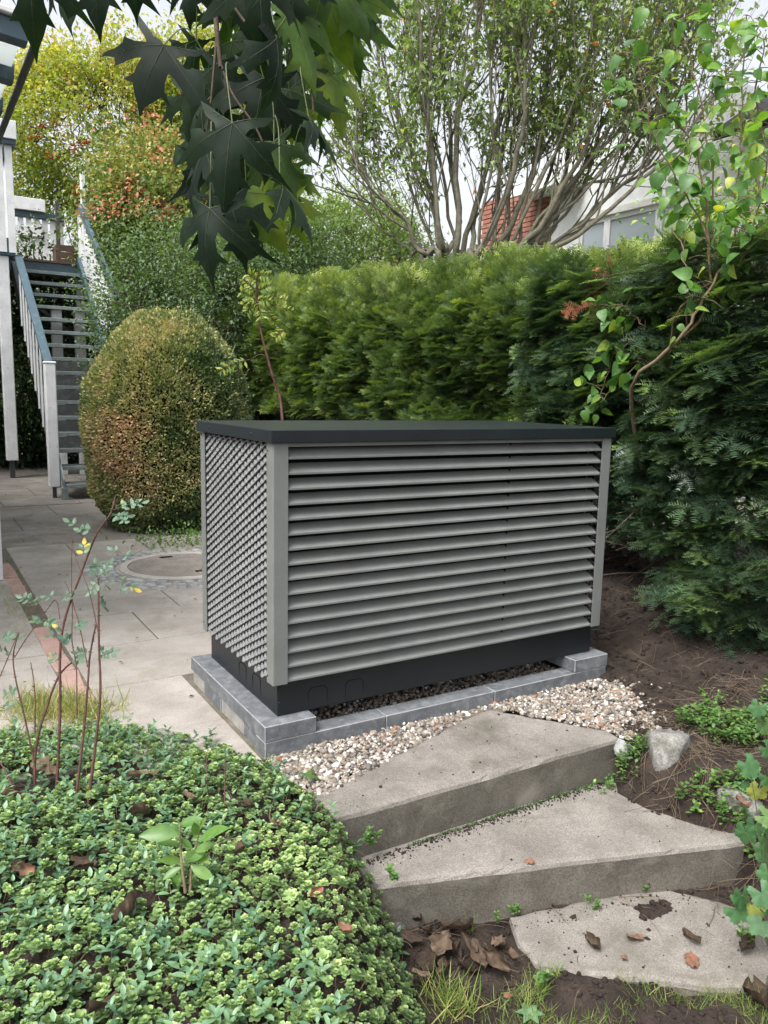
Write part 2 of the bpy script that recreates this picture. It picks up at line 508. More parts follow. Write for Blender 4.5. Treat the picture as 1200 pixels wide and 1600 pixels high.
M['pebble'] = leafmat('pebble', [(0.0, (0.06, 0.055, 0.052)), (0.25, (0.16, 0.145, 0.135)), (0.45, (0.205, 0.172, 0.14)), (0.62, (0.28, 0.24, 0.20)), (0.8, (0.38, 0.345, 0.30)), (0.93, (0.58, 0.56, 0.525)), (1.0, (0.30, 0.155, 0.09))], 0.0, 0.7, spec=0.3)
M['far_green'] = leafmat('far_conifer', [(0.0, (0.02, 0.04, 0.03)), (1.0, (0.06, 0.10, 0.07))], 0.2, 0.6)

mt, n, b = newmat('window_glass')
b.inputs['Base Color'].default_value = (0.40, 0.45, 0.50, 1)  # lightened base: sky reflection put into the colour
b.inputs['Roughness'].default_value = 0.05
b.inputs['Specular IOR Level'].default_value = 0.9
M['glass'] = mt
mt, n, b = newmat('canopy_glass')
b.inputs['Base Color'].default_value = (0.80, 0.83, 0.82, 1)
b.inputs['Roughness'].default_value = 0.25
tl = n.nodes.new('ShaderNodeBsdfTranslucent')
tl.inputs[0].default_value = (0.86, 0.90, 0.88, 1)
xm = n.nodes.new('ShaderNodeMixShader')
xm.inputs[0].default_value = 0.8
n.links.new(b.outputs[0], xm.inputs[1])
n.links.new(tl.outputs[0], xm.inputs[2])
n.links.new(xm.outputs[0], n.nodes['Material Output'].inputs[0])
M['canopy_glass'] = mt

# ------------------------------------------------------------------ leaf templates
def simple_leaf(w=0.5, fold=0.12, droop=0.12, belly=0.5):
    V = np.array([[0, 0, 0], [-w / 2, belly, fold], [w / 2, belly, fold], [0, belly, 0], [0, 1, -droop]], float)
    F = np.array([[0, 3, 1], [0, 2, 3], [3, 4, 1], [3, 2, 4]])
    return V, F


def flat_leaf(w=0.5, droop=0.1):
    V = np.array([[0, 0, 0], [w / 2, 0.5, 0.04], [0, 1, -droop], [-w / 2, 0.5, 0.04]], float)
    return V, np.array([[0, 1, 2, 3]])


def good_leaf(w=0.5, fold=0.12, droop=0.25, prof=None, stem=0.0):
    """strip leaf: midrib + both margins, rows along the length"""
    prof = prof or [(0, 0.04), (0.15, 0.7), (0.35, 1.0), (0.6, 0.85), (0.82, 0.45), (1.0, 0.02)]
    V, F = [], []
    for i, (t, p) in enumerate(prof):
        z = -droop * t * t
        y = t + stem
        V += [[-w / 2 * p, y, z + fold * p], [0, y, z], [w / 2 * p, y, z + fold * p]]
        if i:
            a = 3 * (i - 1)
            F += [[a, a + 1, a + 4, a + 3], [a + 1, a + 2, a + 5, a + 4]]
    return np.array(V, float), np.array(F)


HEART = [(-0.08, 0.35), (0.0, 0.72), (0.15, 0.98), (0.32, 1.0), (0.55, 0.8), (0.78, 0.45), (0.92, 0.16), (1.0, 0.01)]

# ------------------------------------------------------------------ terrain
BED_E = np.array([(-0.10, -0.13, -0.11), (-0.095, -0.36, -0.12), (-0.025, -0.54, -0.2), (0.015, -0.65, -0.28), (0.035, -0.72, -0.36), (-0.065, -0.98, -0.41), (-0.17, -1.3, -0.42), (-0.28, -3, -0.43)])
BED_T = [(-2.6, 0.70), (-0.83, 0.52), (-0.43, 0.40), (-0.24, 0.22), (-0.10, -0.13)]     # upper rim of the left bed
RB = np.array([(1.14, -0.40, -0.13), (1.15, -0.52, -0.2), (1.02, -0.62, -0.26), (1.03, -0.75, -0.265), (1.12, -0.95, -0.265), (1.16, -1.04, -0.34), (1.03, -1.15, -0.41), (0.98, -1.35, -0.42), (0.98, -3, -0.43)])


def bed_top(x):
    xs = np.array([p[0] for p in BED_T])
    ys = np.array([p[1] for p in BED_T])
    return np.interp(x, xs, ys)


def low_z(x, y):
    y2 = -0.645 + (x - 0.016) * (-0.388 / 1.145)
    z = np.where(y > y2 + 0.04, -0.325, -0.411)
    return z


def H0(x, y):
    x, y = np.asarray(x, float), np.asarray(y, float)
    z = np.full(np.broadcast(x, y).shape, -0.135)
    # lower ground in front of the steps
    low = y < -0.43
    z = np.where(low, low_z(x, y), z)
    # right bank and soil
    rx = np.interp(-y, -RB[:, 1], RB[:, 0])
    rz = np.interp(-y, -RB[:, 1], RB[:, 2])
    top = -0.115 + 0.17 * sstep(1.25, 2.6, x) + 0.06 * sstep(0.4, 0.0, np.hypot((x - 2.25) / 1.2, y - 0.05))
    d = x - rx
    bank = np.minimum(top, rz + 0.02 + np.maximum(d, 0) * 0.75)
    z = np.where((y < -0.40) & (d > 0), bank, z)
    z = np.where((y >= -0.40) & (x > 1.15), np.maximum(-0.135, top - 0.02), z)
    z = np.where((y >= 2.2), -0.135, z)
    # left bed
    ex = np.interp(-y, -BED_E[:, 1], BED_E[:, 0])
    ez = np.interp(-y, -BED_E[:, 1], BED_E[:, 2])
    db = ex - x
    flat = -0.118 + 0.03 * sstep(0.05, 0.5, bed_top(x) - y)
    bz = np.minimum(flat, ez + 0.015 + np.maximum(db, 0) * 1.5)
    z = np.where((y < bed_top(x)) & (db > 0), bz, z)
    return z


def H(x, y):
    x, y = np.asarray(x, float), np.asarray(y, float)
    z = H0(x, y)
    ex = np.interp(-y, -BED_E[:, 1], BED_E[:, 0])
    soil = ((x > 1.3) & (y < 2.2)) | (y < -0.45) | ((y < bed_top(x)) & (x < ex))
    amp = np.where(soil, 1.0, 0.05)
    z = z + amp * (0.035 * vnoise(x * 5, y * 5) + 0.03 * fbm(x * 16, y * 16, 1.3, 3))
    return z


def axis(lo, a, b, hi, fine, mid):
    c = [lo]
    s = []
    v, st = a, mid
    left = []
    while v > lo:
        v -= st
        st *= 1.35
        left.append(max(v, lo))
    right = []
    v, st = b, mid
    while v < hi:
        v += st
        st *= 1.35
        right.append(min(v, hi))
    return np.array(left[::-1] + list(np.arange(a, b, fine)) + [b] + right)


xs = axis(-120, -1.7, 3.2, 160, 0.02, 0.06)
ys = axis(-60, -2.2, 1.4, 220, 0.02, 0.06)
X, Y = np.meshgrid(xs, ys)
Z = H(X, Y)
# blur steep jumps a little
Zs = Z.copy()
Zs[1:-1, 1:-1] = (Z[1:-1, 1:-1] * 2 + Z[:-2, 1:-1] + Z[2:, 1:-1] + Z[1:-1, :-2] + Z[1:-1, 2:]) / 6
V = np.stack([X, Y, Zs], -1).reshape(-1, 3)
nx, ny = len(xs), len(ys)
i = (np.arange(ny - 1)[:, None] * nx + np.arange(nx - 1)[None, :]).ravel()
F = np.stack([i, i + 1, i + nx + 1, i + nx], -1)
ground = mesh('ground', V, F, M['soil'], True, kind='structure')

# ------------------------------------------------------------------ patio of concrete slabs
patio = link('patio', None, base=(0, 0, 0), kind='structure')
mesh('joint_bed', [(-4.5, -0.35, -0.1135), (-0.45, -0.35, -0.1135), (2.35, 0.75, -0.1135), (2.35, 13, -0.1135), (-4.5, 13, -0.1135), (1.6, 0.75, -0.1135), (1.6, -0.02, -0.1135), (-0.1, -0.3, -0.1135)],
     [np.array([[0, 1, 7, 6, 5, 2, 3, 4]])], M['joint'], parent=patio)


def slab(x0, x1, y0, y1, mt, ztop=-0.108):
    g = 0.0042
    o = box('slab', (x0 + g, y0 + g, -0.16), (x1 - g, y1 - g, ztop + rng.uniform(-0.0025, 0.0025)), mt, patio, bevel=0.004)
    o.rotation_euler = (rng.normal() * 0.0003, rng.normal() * 0.0003, 0)
    return o


rows = [-0.21, 0.32, 0.85, 1.40, 1.94, 2.48, 3.02, 3.56, 4.10]
for r in range(len(rows) - 1):
    off = (0.0, 0.27)[r % 2]
    xsb = [-0.459] + [v + off for v in (-0.03 - 0.27, 0.51 - 0.27, 1.05 - 0.27, 1.59 - 0.27, 2.13 - 0.27) if v + off > -0.3] + [2.3]
    for a, b_ in zip(xsb[:-1], xsb[1:]):
        if b_ - a < 0.05: continue
        if rows[r] < 0.75 and a > -0.04: continue
        bx1 = min(b_, -0.075) if rows[r] < 0.75 else b_
        y0 = rows[r]
        if bx1 - a > 0.06: slab(a, bx1, y0, rows[r + 1], M['slab'])
    for k in range(5):
        a = -0.547 - 0.55 * (k + 1) + (0.0, 0.2)[r % 2]
        b_ = min(a + 0.55, -0.547)
        if rows[r] > 0.3 and b_ - a > 0.1: slab(a, b_, rows[r], rows[r + 1], M['slab'])
    if (0.0, 0.2)[r % 2] == 0.2: pass
yy = 4.10
r = 0
while yy < 12.5:
    for k in range(8):
        a = -3.6 + 0.75 * k + (0, 0.35)[r % 2]
        slab(a, a + 0.75, yy, yy + 0.75, M['slab_far'])
    yy += 0.75
    r += 1
# red pavers in a line
yb = 0.66
pv = None
for k in range(12):
    ln = 0.235
    if not (1.72 < yb < 2.5):
        rz = rng.normal() * 0.02
        if pv is None:
            pv = box('brick', (-0.041, -0.115, -0.04), (0.041, 0.115, 0), M['brick_red'], patio, bevel=0.005)
            o = pv
        else:
            o = copyobj(pv, patio)
        o.location = np.array([-0.503 + rng.normal() * 0.003 - 0.008 * k / 4, yb + ln / 2, -0.107 + rng.normal() * 0.002]) - ORG[patio.name]
        o.rotation_euler = (0, 0, rz)
    yb += ln + 0.006

# pavement on the far side of the hedge
mesh('pavement', [(3.15, -6, -0.118), (7.9, -6, -0.118), (7.9, 12, -0.118), (3.15, 12, -0.118)], [np.array([[0, 1, 2, 3]])], M['slab'], kind='structure')
mesh('lawn', [(-4, 13.0, -0.115), (40, 13.0, -0.115), (40, 60, -0.115), (-40, 60, -0.115), (-40, 13, -0.115)], [np.array([[0, 1, 2, 3, 4]])], M['lawn'], kind='structure')

# manhole
MC = np.array([0.56, 2.93, -0.104])
mh = thing('manhole_cover', MC, 'round rusty grey manhole cover with checkered plate set in patio', 'manhole cover')
bm = bmesh.new()
ret = bmesh.ops.create_cone(bm, cap_ends=True, radius1=0.368, radius2=0.368, depth=0.02, segments=64)
bmesh.ops.bevel(bm, geom=[e for e in bm.edges if len(e.link_faces) == 2 and e.calc_face_angle() > 1], offset=0.004, segments=2, affect='EDGES')
bmesh.ops.translate(bm, verts=bm.verts, vec=Vector(MC + np.array([0, 0, 0.0])))
plate = bmobj('plate', bm, M['iron'], mh)
S = Soup()
cv, cf = np.array([[-1, -.35, 0], [1, -.35, 0], [1, .35, 0], [-1, .35, 0], [-.8, -.2, .3], [.8, -.2, .3], [.8, .2, .3], [-.8, .2, .3]]) * 0.010, np.array([[4, 5, 6, 7], [0, 1, 5, 4], [1, 2, 6, 5], [2, 3, 7, 6], [3, 0, 4, 7]])
pts, dirs = [], []
for ii in range(-20, 21):
    for jj in range(-20, 21):
        q = np.array([ii * 0.022, jj * 0.022])
        if np.hypot(*q) < 0.34:
            pts.append([MC[0] + q[0], MC[1] + q[1], MC[2] + 0.0102])
            dirs.append([1, 1, 0] if (ii + jj) % 2 else [1, -1, 0])
S.inst((cv, cf), frames(np.array(dirs, float), np.tile([0, 0, 1.0], (len(dirs), 1))), np.array(pts), np.zeros(len(pts)))
S.build('stud_relief', M['iron'], parent=plate)
for ang in (100, 280):
    a = R(ang)
    c = MC + np.array([math.cos(a) * 0.27, math.sin(a) * 0.27, 0.012])
    box('lifting_slot', c - (0.045, 0.014, 0.002), c + (0.045, 0.014, 0.0045), M['black'], plate)
bm = bmesh.new()
n_ = 72
ringv = []
for rr, zz in ((0.374, -0.004), (0.374, 0.008), (0.378, 0.011), (0.424, 0.009), (0.43, 0.004), (0.43, -0.03)):
    ringv.append([bm.verts.new((MC[0] + rr * math.cos(2 * math.pi * k / n_), MC[1] + rr * math.sin(2 * math.pi * k / n_), MC[2] + zz)) for k in range(n_)])
for a, b_ in zip(ringv[:-1], ringv[1:]):
    for k in range(n_): bm.faces.new((a[k], a[(k + 1) % n_], b_[(k + 1) % n_], b_[k]))
bmobj('frame_ring', bm, M['ring'], mh)
# cobbles round the manhole
cob = []
for v_ in range(5):
    bm = bmesh.new()
    bmesh.ops.create_cube(bm, size=1.0)
    bmesh.ops.bevel(bm, geom=list(bm.edges), offset=0.16, segments=2, affect='EDGES')
    for vv in bm.verts: vv.co += Vector(rng.normal(size=3) * 0.035)
    bmesh.ops.scale(bm, verts=bm.verts, vec=(0.085, 0.062, 0.05))
    cob.append(bmobj('cobble', bm, M['cobble'], patio, smooth=True))
kk = 0
for rad_, num in ((0.485, 36), (0.555, 40), (0.63, 30)):
    for k in range(num):
        a = 2 * math.pi * (k + 0.5 * (num % 4)) / num + rng.normal() * 0.02
        if rad_ > 0.6 and not (R(150) < a % (2 * math.pi) < R(300)): continue
        p = (MC[0] + rad_ * math.cos(a), MC[1] + rad_ * math.sin(a), -0.122 + rng.normal() * 0.002)
        rot = (0, 0, a + math.pi / 2 + rng.normal() * 0.1)
        o = cob[kk] if kk < 5 else copyobj(cob[kk % 5], patio)
        o.location = np.array(p) - (0 if kk < 5 else 0)
        o.location = Vector(np.array(p) - ORG[patio.name])
        if kk < 5:
            for vv in o.data.vertices: vv.co = vv.co + Vector(ORG[patio.name])
        o.rotation_euler = rot
        kk += 1

# ------------------------------------------------------------------ concrete steps
def step(name, poly, zt, zb, label, rough=0.004, seed=0):
    bm = bmesh.new()
    poly = [np.array(p, float) for p in poly]
    P = []
    for a, b_ in zip(poly, poly[1:] + poly[:1]):
        k = max(2, int(np.linalg.norm(b_ - a) / 0.04))
        for t in range(k): P.append(a + (b_ - a) * t / k)
    n_ = len(P)
    levels = [(zb, 0), (zb + (zt - zb) * 0.33, 0), (zb + (zt - zb) * 0.66, 0), (zt - 0.016, 0), (zt - 0.005, 0.004), (zt, 0.018)]
    c = np.mean(P, axis=0)
    loops = []
    # inward normals
    for z, ins in levels:
        L = []
        for k in range(n_):
            t = P[(k + 1) % n_] - P[k - 1]
            nn = np.array([-t[1], t[0]]) / (np.linalg.norm(t) + 1e-9)
            q = P[k] + nn * (ins + rough * fbm(P[k][0] * 9 + seed, P[k][1] * 9, z * 12, 3) + (0.05 * max(0, vnoise(P[k][0] * 23 + seed, P[k][1] * 23) - 0.22) if ins > 0.002 else 0))
            L.append(bm.verts.new((q[0], q[1], z + (0.0015 * vnoise(q[0] * 14, q[1] * 14) if z > zb + 0.01 else 0))))
        loops.append(L)
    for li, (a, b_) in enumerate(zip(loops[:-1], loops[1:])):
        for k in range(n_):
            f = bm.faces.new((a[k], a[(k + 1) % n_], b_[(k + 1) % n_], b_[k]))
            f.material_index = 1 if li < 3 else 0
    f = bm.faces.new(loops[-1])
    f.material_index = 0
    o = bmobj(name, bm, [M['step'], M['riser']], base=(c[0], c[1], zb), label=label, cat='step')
    return o


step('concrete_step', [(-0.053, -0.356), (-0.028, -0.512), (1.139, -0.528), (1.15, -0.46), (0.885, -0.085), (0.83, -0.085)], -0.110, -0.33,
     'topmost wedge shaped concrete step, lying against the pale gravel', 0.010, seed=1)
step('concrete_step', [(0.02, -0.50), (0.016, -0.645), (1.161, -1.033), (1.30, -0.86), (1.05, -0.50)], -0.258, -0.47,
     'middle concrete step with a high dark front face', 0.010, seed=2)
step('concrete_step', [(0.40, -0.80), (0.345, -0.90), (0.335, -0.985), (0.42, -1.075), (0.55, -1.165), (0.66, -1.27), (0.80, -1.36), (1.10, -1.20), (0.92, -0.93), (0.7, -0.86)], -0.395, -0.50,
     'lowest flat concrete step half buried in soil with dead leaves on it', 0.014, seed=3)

# ------------------------------------------------------------------ heat pump enclosure
Wd, Dp, OF, LQ = 1.5215, 0.7038, 0.0225, 0.0116
PB, LB, LT, PW = 0.1255, 0.9574, 1.0, 0.0543
hp = thing('heat_pump_enclosure', (0, 0, 0), 'large grey louvred metal heat pump enclosure standing on granite blocks', 'heat pump')
box('base_plinth', (0.006, 0.006, 0.0), (Wd, Dp, 0.14), M['anthracite'], hp, bevel=0.003)
for x0 in (0.125, 0.275):       # pressed knock-outs, front
    P = [(x0, 0.004), (x0, 0.068), (x0 + 0.012, 0.082), (x0 + 0.063, 0.082), (x0 + 0.075, 0.068), (x0 + 0.075, 0.004)]
    v, f = tube([(p[0], 0.0055, p[1]) for p in P], 0.0013, 5)
    mesh('knockout_outline', v, f, M['black'], parent=hp)
for y0 in (0.16, 0.30):
    P = [(y0, 0.02), (y0, 0.078), (y0 + 0.012, 0.09), (y0 + 0.063, 0.09), (y0 + 0.075, 0.078), (y0 + 0.075, 0.02)]
    v, f = tube([(0.0055, p[0], p[1]) for p in P], 0.0013, 5)
    mesh('knockout_outline', v, f, M['black'], parent=hp)
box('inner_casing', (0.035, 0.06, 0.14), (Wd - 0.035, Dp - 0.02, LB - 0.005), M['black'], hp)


def post(cx, cy, sx, sy):
    """L profile; corner at (cx,cy), legs towards sx, sy"""
    bm = bmesh.new()
    t = 0.003
    r = 0.004
    pr = [(r, 0), (PW, 0), (PW, t), (t + r, t), (t, t + r), (t, PW), (0, PW), (0, r), (r * 0.3, r * 0.3)]
    lo = [bm.verts.new((cx + sx * a, cy + sy * b_, PB)) for a, b_ in pr]
    hi = [bm.verts.new((cx + sx * a, cy + sy * b_, LB)) for a, b_ in pr]
    k = len(pr)
    for q in range(k): bm.faces.new((lo[q], lo[(q + 1) % k], hi[(q + 1) % k], hi[q]))
    bm.faces.new(lo)
    bm.faces.new(hi)
    return bmobj('corner_post', bm, M['grey'], hp)


post(-OF, -OF, 1, 1)
post(Wd + OF, -OF, -1, 1)
post(-OF, Dp + OF, 1, -1)
post(Wd + OF, Dp + OF, -1, -1)
# louvre slats: one profile, extruded
xa, xb = -OF + PW + 0.001, Wd + OF - PW - 0.001
pitch = (0.953 - 0.129) / 16
bm = bmesh.new()
pr = [(-0.0175, 0.0), (-0.0190, 0.0010), (-0.0190, 0.0072), (-0.0180, 0.0088), (-0.0155, 0.0100), (0.0215, 0.0360), (0.0223, 0.0350), (-0.0145, 0.0085), (-0.0172, 0.0068), (-0.0172, 0.0)]
A = [bm.verts.new((xa, p[0], p[1])) for p in pr]
B = [bm.verts.new((xb, p[0], p[1])) for p in pr]
k = len(pr)
for q in range(k): bm.faces.new((A[q], A[(q + 1) % k], B[(q + 1) % k], B[q]))
bm.faces.new(A)
bm.faces.new(B)
sl = bmobj('louvre_slat', bm, M['grey'], hp)
for q in range(16):
    o = sl if q == 0 else copyobj(sl, hp)
    o.location = (0, 0, 0.129 + q * pitch)
box('louvre_head_rail', (xa, -0.0185, 0.9435), (xb, -0.012, LB - 0.001), M['grey'], hp)
for xm in (xa + 0.004, xb - 0.006, (xa + xb) / 2 + 0.25):
    box('slat_support', (xm, 0.012, 0.14), (xm + 0.004, 0.045, LB - 0.002), M['black'], hp)
# expanded metal on both short sides
def expanded(name, x, sgn, y0, y1, z0, z1):
    SWD, LWD = 0.0300, 0.060
    K = int((z1 - z0) / (SWD / 2))
    S = Soup()
    per = np.arange(y0, y1 + 1e-6, LWD / 6)
    ph = ((per - y0) / LWD * 6).round().astype(int) % 6
    tri = np.array([1, 0.72, -0.72, -1, -0.72, 0.72])
    for q in range(K):
        z = z0 + (q + 0.5) * SWD / 2 + (SWD / 4) * tri[(ph + (3 if q % 2 else 0)) % 6]
        hw, dx = 0.0074, 0.0048
        xo = -sgn * 0.65 * (z - (z0 + (q + 0.5) * SWD / 2))
        lo = np.stack([x + sgn * dx + xo, per, z - hw], -1)
        hi = np.stack([x - sgn * dx + xo, per, z + hw * 0.9], -1)
        lo2, hi2 = lo + np.array([-sgn * 0.0004, 0, -0.0018]), hi + np.array([-sgn * 0.0012, 0, -0.0014])
        nn = len(per)
        V = np.concatenate([lo, hi, hi2, lo2])
        a = np.arange(nn - 1)
        F = []
        for u, v_ in ((0, 1), (1, 2), (2, 3), (3, 0)):
            F.append(np.stack([u * nn + a, u * nn + a + 1, v_ * nn + a + 1, v_ * nn + a], -1))
        S.add(V, np.concatenate(F))
    return S.build(name, M['mesh'], parent=hp)


expanded('expanded_metal_panel', -OF + 0.012, -1, -OF + 0.022, Dp + OF - 0.030, PB + 0.004, LB - 0.002)
expanded('expanded_metal_panel', Wd + OF - 0.012, 1, -OF + 0.022, Dp + OF - 0.030, PB + 0.004, LB - 0.002)
box('back_panel', (0.03, Dp + OF - 0.01, PB), (Wd - 0.03, Dp + OF - 0.004, LB), M['grey'], hp)
q0 = OF + LQ
lid = box('lid', (-q0, -q0, LB), (Wd + q0, Dp + q0, LT), M['lid'], hp, bevel=0.0025, seg=2)
for yy_ in (0.14, 0.58):
    for dz in (0.022,):
        bm = bmesh.new()
        bmesh.ops.create_uvsphere(bm, u_segments=10, v_segments=6, radius=0.0055)
        bmesh.ops.scale(bm, verts=bm.verts, vec=(0.5, 1, 1))
        bmesh.ops.translate(bm, verts=bm.verts, vec=(-q0, yy_, LB + dz))
        bmobj('screw', bm, M['screw'], lid, smooth=True)
for (x, y, z) in ((-OF, 0.022, 0.93), (-OF, Dp + 0.003, 0.945), (-OF, Dp + 0.003, 0.16), (-OF, 0.024, 0.15), (0.012, 0.005, 0.10), (0.012, 0.005, 0.05)):
    bm = bmesh.new()
    bmesh.ops.create_uvsphere(bm, u_segments=8, v_segments=6, radius=0.0035)
    bmesh.ops.translate(bm, verts=bm.verts, vec=(x, y, z))
    bmobj('screw', bm, M['screw'], hp, smooth=True)
# flecks of debris lying on the lid
S = Soup()
nn = 260
P = np.stack([rng.uniform(-0.02, Wd + 0.02, nn), rng.uniform(-0.02, Dp + 0.02, nn), np.full(nn, LT + 0.0008)], -1)
S.inst(flat_leaf(0.5, 0.0), frames(np.c_[rng.normal(size=(nn, 2)), np.full(nn, 0.02)], np.tile([0, 0, 1.0], (nn, 1)), rng.uniform(0.003, 0.012, nn)), P, rng.uniform(0.5, 1, nn))
S.build('lid_debris', M['dry'], kind='stuff', label='dry flecks of plant debris on the dark lid', cat='debris')

# ------------------------------------------------------------------ granite blocks
GM = [M['granite'], M['granite_edge']]
box('granite_block', (-0.066, -0.0545, -0.057), (0.129, 0.757, -0.0005), GM, base=(0.03, 0.35, -0.057), bevel=0.0028, edgemat=True,
    label='long upper granite block under the left end of the enclosure', cat='granite block', group='granite blocks under the enclosure')
box('granite_block', (1.373, -0.0545, -0.057), (1.573, 0.757, -0.0005), GM, base=(1.47, 0.35, -0.057), bevel=0.0028, edgemat=True,
    label='granite block under the right end of the enclosure beside dark soil', cat='granite block', group='granite blocks under the enclosure')
ks = [(-0.065, 0.415), (0.418, 0.93), (0.933, 1.568)]
kl = ['left kerb stone of the low granite edging, carrying the left block', 'middle kerb stone of the low granite edging in front of enclosure', 'right kerb stone of the low granite edging, carrying the right block']
for (a, b_), lab in zip(ks, kl):
    box('granite_kerb', (a, -0.053, -0.19), (b_, 0.028, -0.0585), GM, base=((a + b_) / 2, 0, -0.15), bevel=0.0028, edgemat=True, label=lab, cat='kerb', group='low granite edging')
cs = [(0.031, 0.155), (0.158, 0.40), (0.405, 0.60), (0.605, 0.752)]
for q, (a, b_) in enumerate(cs):
    box('bedding_stone', (-0.0605 + 0.002 * (q % 2), a, -0.17), (0.06, b_, -0.0585), M['mortar'] if q % 2 == 1 or q == 3 else GM, base=(0, (a + b_) / 2, -0.15), bevel=0.0025, edgemat=(q % 2 == 0 and q != 3),
        label=['dark low stone bedding the left block nearest the corner', 'long pale mortar strip below the left granite block', 'grey low stone bedding the middle of left block', 'pale mortar patch below the rear of left block'][q], cat='bedding stone')

# ------------------------------------------------------------------ gravel
def pebble_tmpl(seed):
    bm = bmesh.new()
    bmesh.ops.create_icosphere(bm, subdivisions=2, radius=1.0)
    r2 = np.random.default_rng(seed)
    pl = r2.normal(size=(7, 3))
    pl /= np.linalg.norm(pl, axis=1, keepdims=True)
    hh = r2.uniform(0.62, 0.95, 7)
    for v_ in bm.verts:
        c = np.array(v_.co)
        for q in range(7):
            dd = c @ pl[q] - hh[q]
            if dd > 0: c = c - pl[q] * dd * 0.85
        v_.co = c * np.array([1, 0.82, 0.68])
    V = np.array([v_.co[:] for v_ in bm.verts])
    F = np.array([[q.index for q in f.verts] for f in bm.faces])
    bm.free()
    return V, F


PEB = [pebble_tmpl(s) for s in range(5)]
GPOLY = [(-0.075, -0.052), (-0.085, -0.16), (-0.05, -0.37), (0.0, -0.38), (0.80, -0.09), (0.90, -0.085), (1.15, -0.46), (1.17, -0.54), (1.30, -0.58), (1.42, -0.42), (1.52, -0.25), (1.60, -0.055)]


def gravel(poly, num, z, smin, smax, S, edge=False, ymaxfade=None):
    xs_, ys_ = [p[0] for p in poly], [p[1] for p in poly]
    x = rng.uniform(min(xs_), max(xs_), num * 4)
    y = rng.uniform(min(ys_), max(ys_), num * 4)
    k = inpoly(x, y, poly)
    if edge: k &= rng.random(len(x)) < edge(x, y)
    x, y = x[k][:num], y[k][:num]
    nn = len(x)
    s = np.clip(rng.lognormal(math.log(smin), 0.35, nn), smin * 0.55, smax)
    P = np.stack([x, y, z + rng.uniform(-0.004, 0.010, nn) + 0.010 * fbm(x * 7, y * 7, 0, 2)], -1)
    Mx = frames(np.c_[rng.normal(size=(nn, 2)), rng.normal(size=nn) * 0.35], np.c_[rng.normal(size=(nn, 2)) * 0.4, np.ones(nn)], s)
    t = np.clip(rng.normal(0.53, 0.27, nn), 0, 0.93)
    t[rng.random(nn) < 0.04] = 1.0
    v_ = rng.integers(0, 5, nn)
    for q in range(5): S.inst(PEB[q], Mx[v_ == q], P[v_ == q], t[v_ == q])


S = Soup()
gravel(GPOLY, 7200, -0.116, 0.0064, 0.0145, S)
gravel([(1.1, -0.62), (1.75, -0.62), (1.75, 0.0), (1.1, 0.0)], 420, -0.112, 0.007, 0.013, S, edge=lambda x, y: np.exp(-np.maximum(0, np.hypot(x - 1.25, y + 0.3) - 0.28) * 9) * (x > 1.16))
gravel([(0.10, 0.026), (1.40, 0.026), (1.40, 0.42), (0.10, 0.42)], 3600, -0.096, 0.0064, 0.014, S)
S.build('gravel', M['pebble'], True, kind='stuff', label='pale mixed gravel between the granite edging and the top step', cat='gravel')
mesh('gravel_bed', [(0.06, 0.02, -0.108), (1.45, 0.02, -0.108), (1.45, 0.7, -0.108), (0.06, 0.7, -0.108)], [np.array([[0, 1, 2, 3]])], M['joint'], kind='structure')

# ------------------------------------------------------------------ stones beside the steps
def boulder(name, px, py, z, size, mt, label, seed, flat=0.25):
    bm = bmesh.new()
    bmesh.ops.create_icosphere(bm, subdivisions=4, radius=1.0)
    r2 = np.random.default_rng(seed)
    pl = r2.normal(size=(9, 3))
    pl /= np.linalg.norm(pl, axis=1, keepdims=True)
    hh = r2.uniform(0.55, 0.9, 9)
    c0 = onz(px, py, z)
    for v_ in bm.verts:
        c = np.array(v_.co)
        for q in range(9):
            dd = c @ pl[q] - hh[q]
            if dd > 0: c = c - pl[q] * dd * 0.92
        c = c * (1 + 0.07 * fbm(c[0] * 3 + seed, c[1] * 3, c[2] * 3, 3))
        v_.co = c * np.array(size)
    bmesh.ops.translate(bm, verts=bm.verts, vec=Vector(c0))
    return bmobj(name, bm, mt, base=(c0[0], c0[1], z), smooth=True, label=label, cat='stone')


boulder('boulder', 1043, 1184, -0.15, (0.110, 0.09, 0.125), M['boulder'], 'big pale speckled granite boulder right of the top step', 4)
boulder('stone', 975, 1170, -0.135, (0.030, 0.04, 0.045), M['cobble'], 'small whitish stone wedged between top step and boulder', 8)
boulder('boulder', 1150, 1255, -0.2, (0.09, 0.08, 0.07), M['boulder'], 'weathered rounded stone half hidden by weeds at right', 11)
boulder('stone', 545, 1590, -0.33, (0.065, 0.055, 0.055), M['redstone'], 'reddish brown stone at lower rim of the green bed', 5)
boulder('stone', 615, 1545, -0.43, (0.03, 0.08, 0.05), M['redstone'], 'dull brown edging stone under rim of green bed by dry leaves', 15)
boulder('stone', 612, 1448, -0.42, (0.04, 0.06, 0.045), M['darkstone'], 'small dark edging stone under green bed beside middle step', 17)

